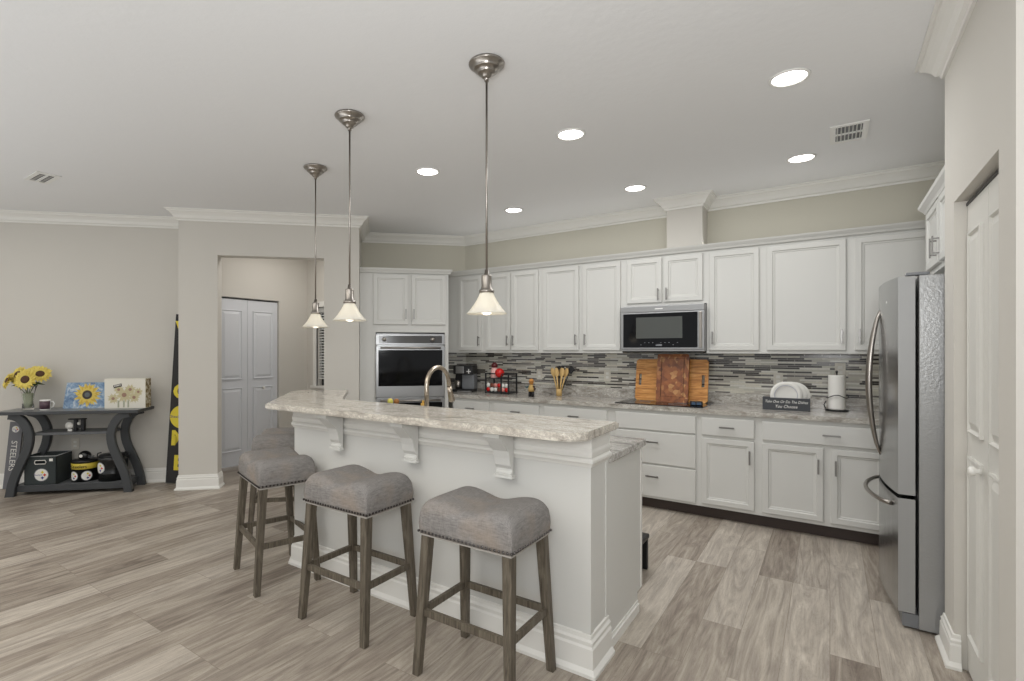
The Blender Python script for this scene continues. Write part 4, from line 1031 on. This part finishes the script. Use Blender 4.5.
for (a, l, z) in ((-.35, .12, 0.245), (.2, .14, 0.250), (2.6, .12, 0.255), (3.6, .13, 0.245), (4.4, .12, 0.240), (5.4, .13, 0.245)):
    d = Vector((math.cos(a), math.sin(a), 0)); s_ = Vector((-d.y, d.x, 0))*.028
    V = [mb.bm.verts.new(p) for p in (d*.03+Vector((0,0,z)), d*(l*.5)-s_+Vector((0,0,z+.02)), d*l+Vector((0,0,z-.01)), d*(l*.5)+s_+Vector((0,0,z+.02)))]; mb.face(V)
tag(obj('sunflower_leaves', mb, M_green, None, False), 'green leaves spreading over the rim of the glass vase', 'leaves', None, CL(-.445, .21, TZ), PI/4)
# mug
t = thing('photo_mug', 'white mug printed with a dark purple picture next to the vase', 'mug', CL(-.25, .13, TZ), PI/4)
mb = MB(); mb.lathe([(0, 0), (.042, 0), (.044, .005), (.044, .10), (.040, .10), (.039, .008), (0, .008)], n=28, cap=False); obj('mug_body', mb, M_white, t)
mb = MB(); mb.lathe([(.0445, .012), (.0452, .012), (.0452, .09), (.0445, .09)], n=28, cap=False)
bmesh.ops.bisect_plane(mb.bm, geom=mb.bm.verts[:]+mb.bm.edges[:]+mb.bm.faces[:], plane_co=(0, -.005, 0), plane_no=(0, 1, 0), clear_outer=True)
obj('printed_picture', mb, pm('mug_print', S(84, 62, 72), .4), t)
mb = MB(); mb.tube([(.044, 0, .08), (.065, 0, .085), (.078, 0, .06), (.068, 0, .03), (.044, 0, .022)], .006, 8); obj('handle', mb, M_white, t)
# canvases
def petal_disc(mb, cx, cz, n, r0, r1, y, w, mi):
    mb.mat(mi)
    for i in range(n):
        a = 2*PI*i/n+.1*math.sin(i*3.7); rr_ = r1*(1+.1*math.sin(i*2.3))
        d = (math.cos(a), math.sin(a)); s_ = (-d[1]*w, d[0]*w)
        V = [mb.bm.verts.new((cx+p, y-.0002*(i % 3), cz+q)) for p, q in ((d[0]*r0-s_[0]*.6, d[1]*r0-s_[1]*.6), (d[0]*(r0+rr_)/2-s_[0], d[1]*(r0+rr_)/2-s_[1]), (d[0]*rr_, d[1]*rr_), (d[0]*(r0+rr_)/2+s_[0], d[1]*(r0+rr_)/2+s_[1]), (d[0]*r0+s_[0]*.6, d[1]*r0+s_[1]*.6))]; mb.face(V)
def bluepaint():
    m = pm('blue_canvas_paint', S(120, 145, 175), .6); n = noise(m, coords(m), 16, 5, .6, 1.5)
    setc(m, ramp(m, n, [(.3, S(84, 112, 150)), (.5, S(136, 162, 190)), (.68, S(206, 214, 218))])); return m
M_bluep = bluepaint()
t = thing('sunflower_canvas', 'blue canvas painting of one yellow sunflower leaning on the wall above the table', 'painting', CL(-.155, .235, TZ), PI/4)
LN = Matrix.Rotation(-.10, 4, 'X')
cw, ch = .40, .26
mb = MB(); mb.prism([(0, 0), (cw, 0), (cw, ch), (.025, ch)], 0, .018, lambda u, v, q: (u, q, v)); mb.xf(LN); obj('canvas', mb, M_bluep, t)
mb = MB(); cx2, cz2 = cw*.54, ch*.52
for k_, (n_, r1, mi) in enumerate(((26, .125, 0), (22, .105, 1), (18, .082, 0))): petal_disc(mb, cx2, cz2, n_, .03, r1, -.001-.001*k_, .014, mi)
for v in mb.bm.verts: v.co.z = min(max(v.co.z, .004), ch-.004)
mb.mat(2); disc(mb, cx2, cz2, .045, -.005); mb.mat(3); disc(mb, cx2, cz2, .024, -.0056)
mb.xf(LN); obj('painted_sunflower', mb, [pm('paint_yellow', S(222, 196, 96), .6), pm('paint_gold', S(206, 172, 70), .6), pm('paint_dark', S(62, 54, 50), .6), pm('paint_slate', S(96, 104, 104), .6)], t, False)
t = thing('flower_box', 'deep white box canvas printed with a pale bouquet, right end of the console', 'painting', CL(.262, .15, TZ), PI/4)
bw, bh, bd = .375, .30, .125
mb = MB(); mb.box((0, 0, 0), (bw, bd, bh), .002); obj('box', mb, pm('off_white_canvas', S(226, 222, 210), .7), t)
mb = MB()
for (x, z, r_) in ((.18, .135, .080), (.08, .10, .055), (.27, .11, .058), (.235, .19, .055), (.13, .19, .050), (.31, .165, .045)):
    petal_disc(mb, x, z, 14, .006, r_, -.0008, r_*.16, 0); mb.mat(1); disc(mb, x, z, r_*.28, -.0022, 14)
mb.mat(2)
for (x0, x1) in ((.12, .135), (.17, .185), (.21, .225)): mb.box((x0, -.0018, .01), (x1, -.0008, .08))
mb.mat(3); mb.prism([(.08, .232), (.155, .252), (.160, .222), (.086, .202)], -.0024, -.0008, lambda u, v, q: (u, q, v))
obj('printed_bouquet', mb, [pm('print_cream', S(200, 190, 152), .7), pm('print_pinkbrown', S(158, 126, 108), .7), pm('print_sage', S(170, 172, 150), .7), pm('print_darktag', S(72, 66, 62), .7)], t, False)
def sideprint():
    m = pm('side_print', S(190, 180, 150), .7); n = noise(m, coords(m), 24, 4, .6)
    setc(m, ramp(m, n, [(.42, S(222, 216, 200)), (.52, S(170, 150, 104)), (.62, S(112, 96, 72))])); return m
mb = MB(); mb.box((bw+.0002, .003, .003), (bw+.0012, bd-.003, bh-.003)); obj('printed_side', mb, sideprint(), t)
mb = MB(); [mb.box((.092+i*.012, -.0032, .218+i*.003), (.099+i*.012, -.0026, .232+i*.003)) for i in range(5)]; obj('tag_marks', mb, M_paper, t)
# plaque left of the console
t = thing('wall_plaque', 'grey plaque with white vertical script and round emblem leaning behind the left console leg', 'plaque', CL(-.755, .38, .0), PI/4)
mb = MB(); mb.box((-.02, 0, 0), (.095, .018, .68), .002); mb.xf(Matrix.Rotation(.10, 4, 'Y')); obj('board', mb, pm('plaque_grey', S(112, 112, 116), .7), t)
emblem(t, .035, Matrix.Rotation(.10, 4, 'Y') @ Matrix.Translation((.038, -.001, .61)))
text_mesh('lettering', 'STEELERS', .075, M_paper, t, Matrix.Rotation(.10, 4, 'Y') @ Matrix.Translation((.038, -.002, .34)) @ FRONT @ Matrix.Rotation(-PI/2, 4, 'Z'))
# welcome board beside the entry partition
wx = W(-2.105, 5.86)
t = thing('welcome_sign', 'tall black sign with yellow vertical letters leaning in the corner by the entry wall', 'sign', (wx[0], wx[1], 0), PI/4)
LEAN = Matrix.Translation((0, 0, 0)) @ Matrix.Rotation(math.radians(3.3), 4, 'Y')
sw, sh = .22, 1.78
mb = MB(); mb.box((-.10, 0, .008), (.15, .02, sh), .003); mb.xf(LEAN); obj('board', mb, pm('sign_black', S(44, 42, 42), .7), t)
for i, ch_ in enumerate('WEL'): text_mesh('letter', ch_, .21, M_yel2, t, LEAN @ Matrix.Translation((.022, -.0015, 1.62-i*.22)) @ FRONT, .001)
for z_, ch_ in ((.965, 'C'), (.475, 'M'), (.215, 'E')): text_mesh('letter', ch_, .21, M_yel2, t, LEAN @ Matrix.Translation((.022-.028*z_, -.0015, z_)) @ FRONT, .001)
emblem(t, .125, LEAN @ Matrix.Translation((.03, -.001, .705)), None, [M_yel2, M_yel2, M_black, M_black, M_black])
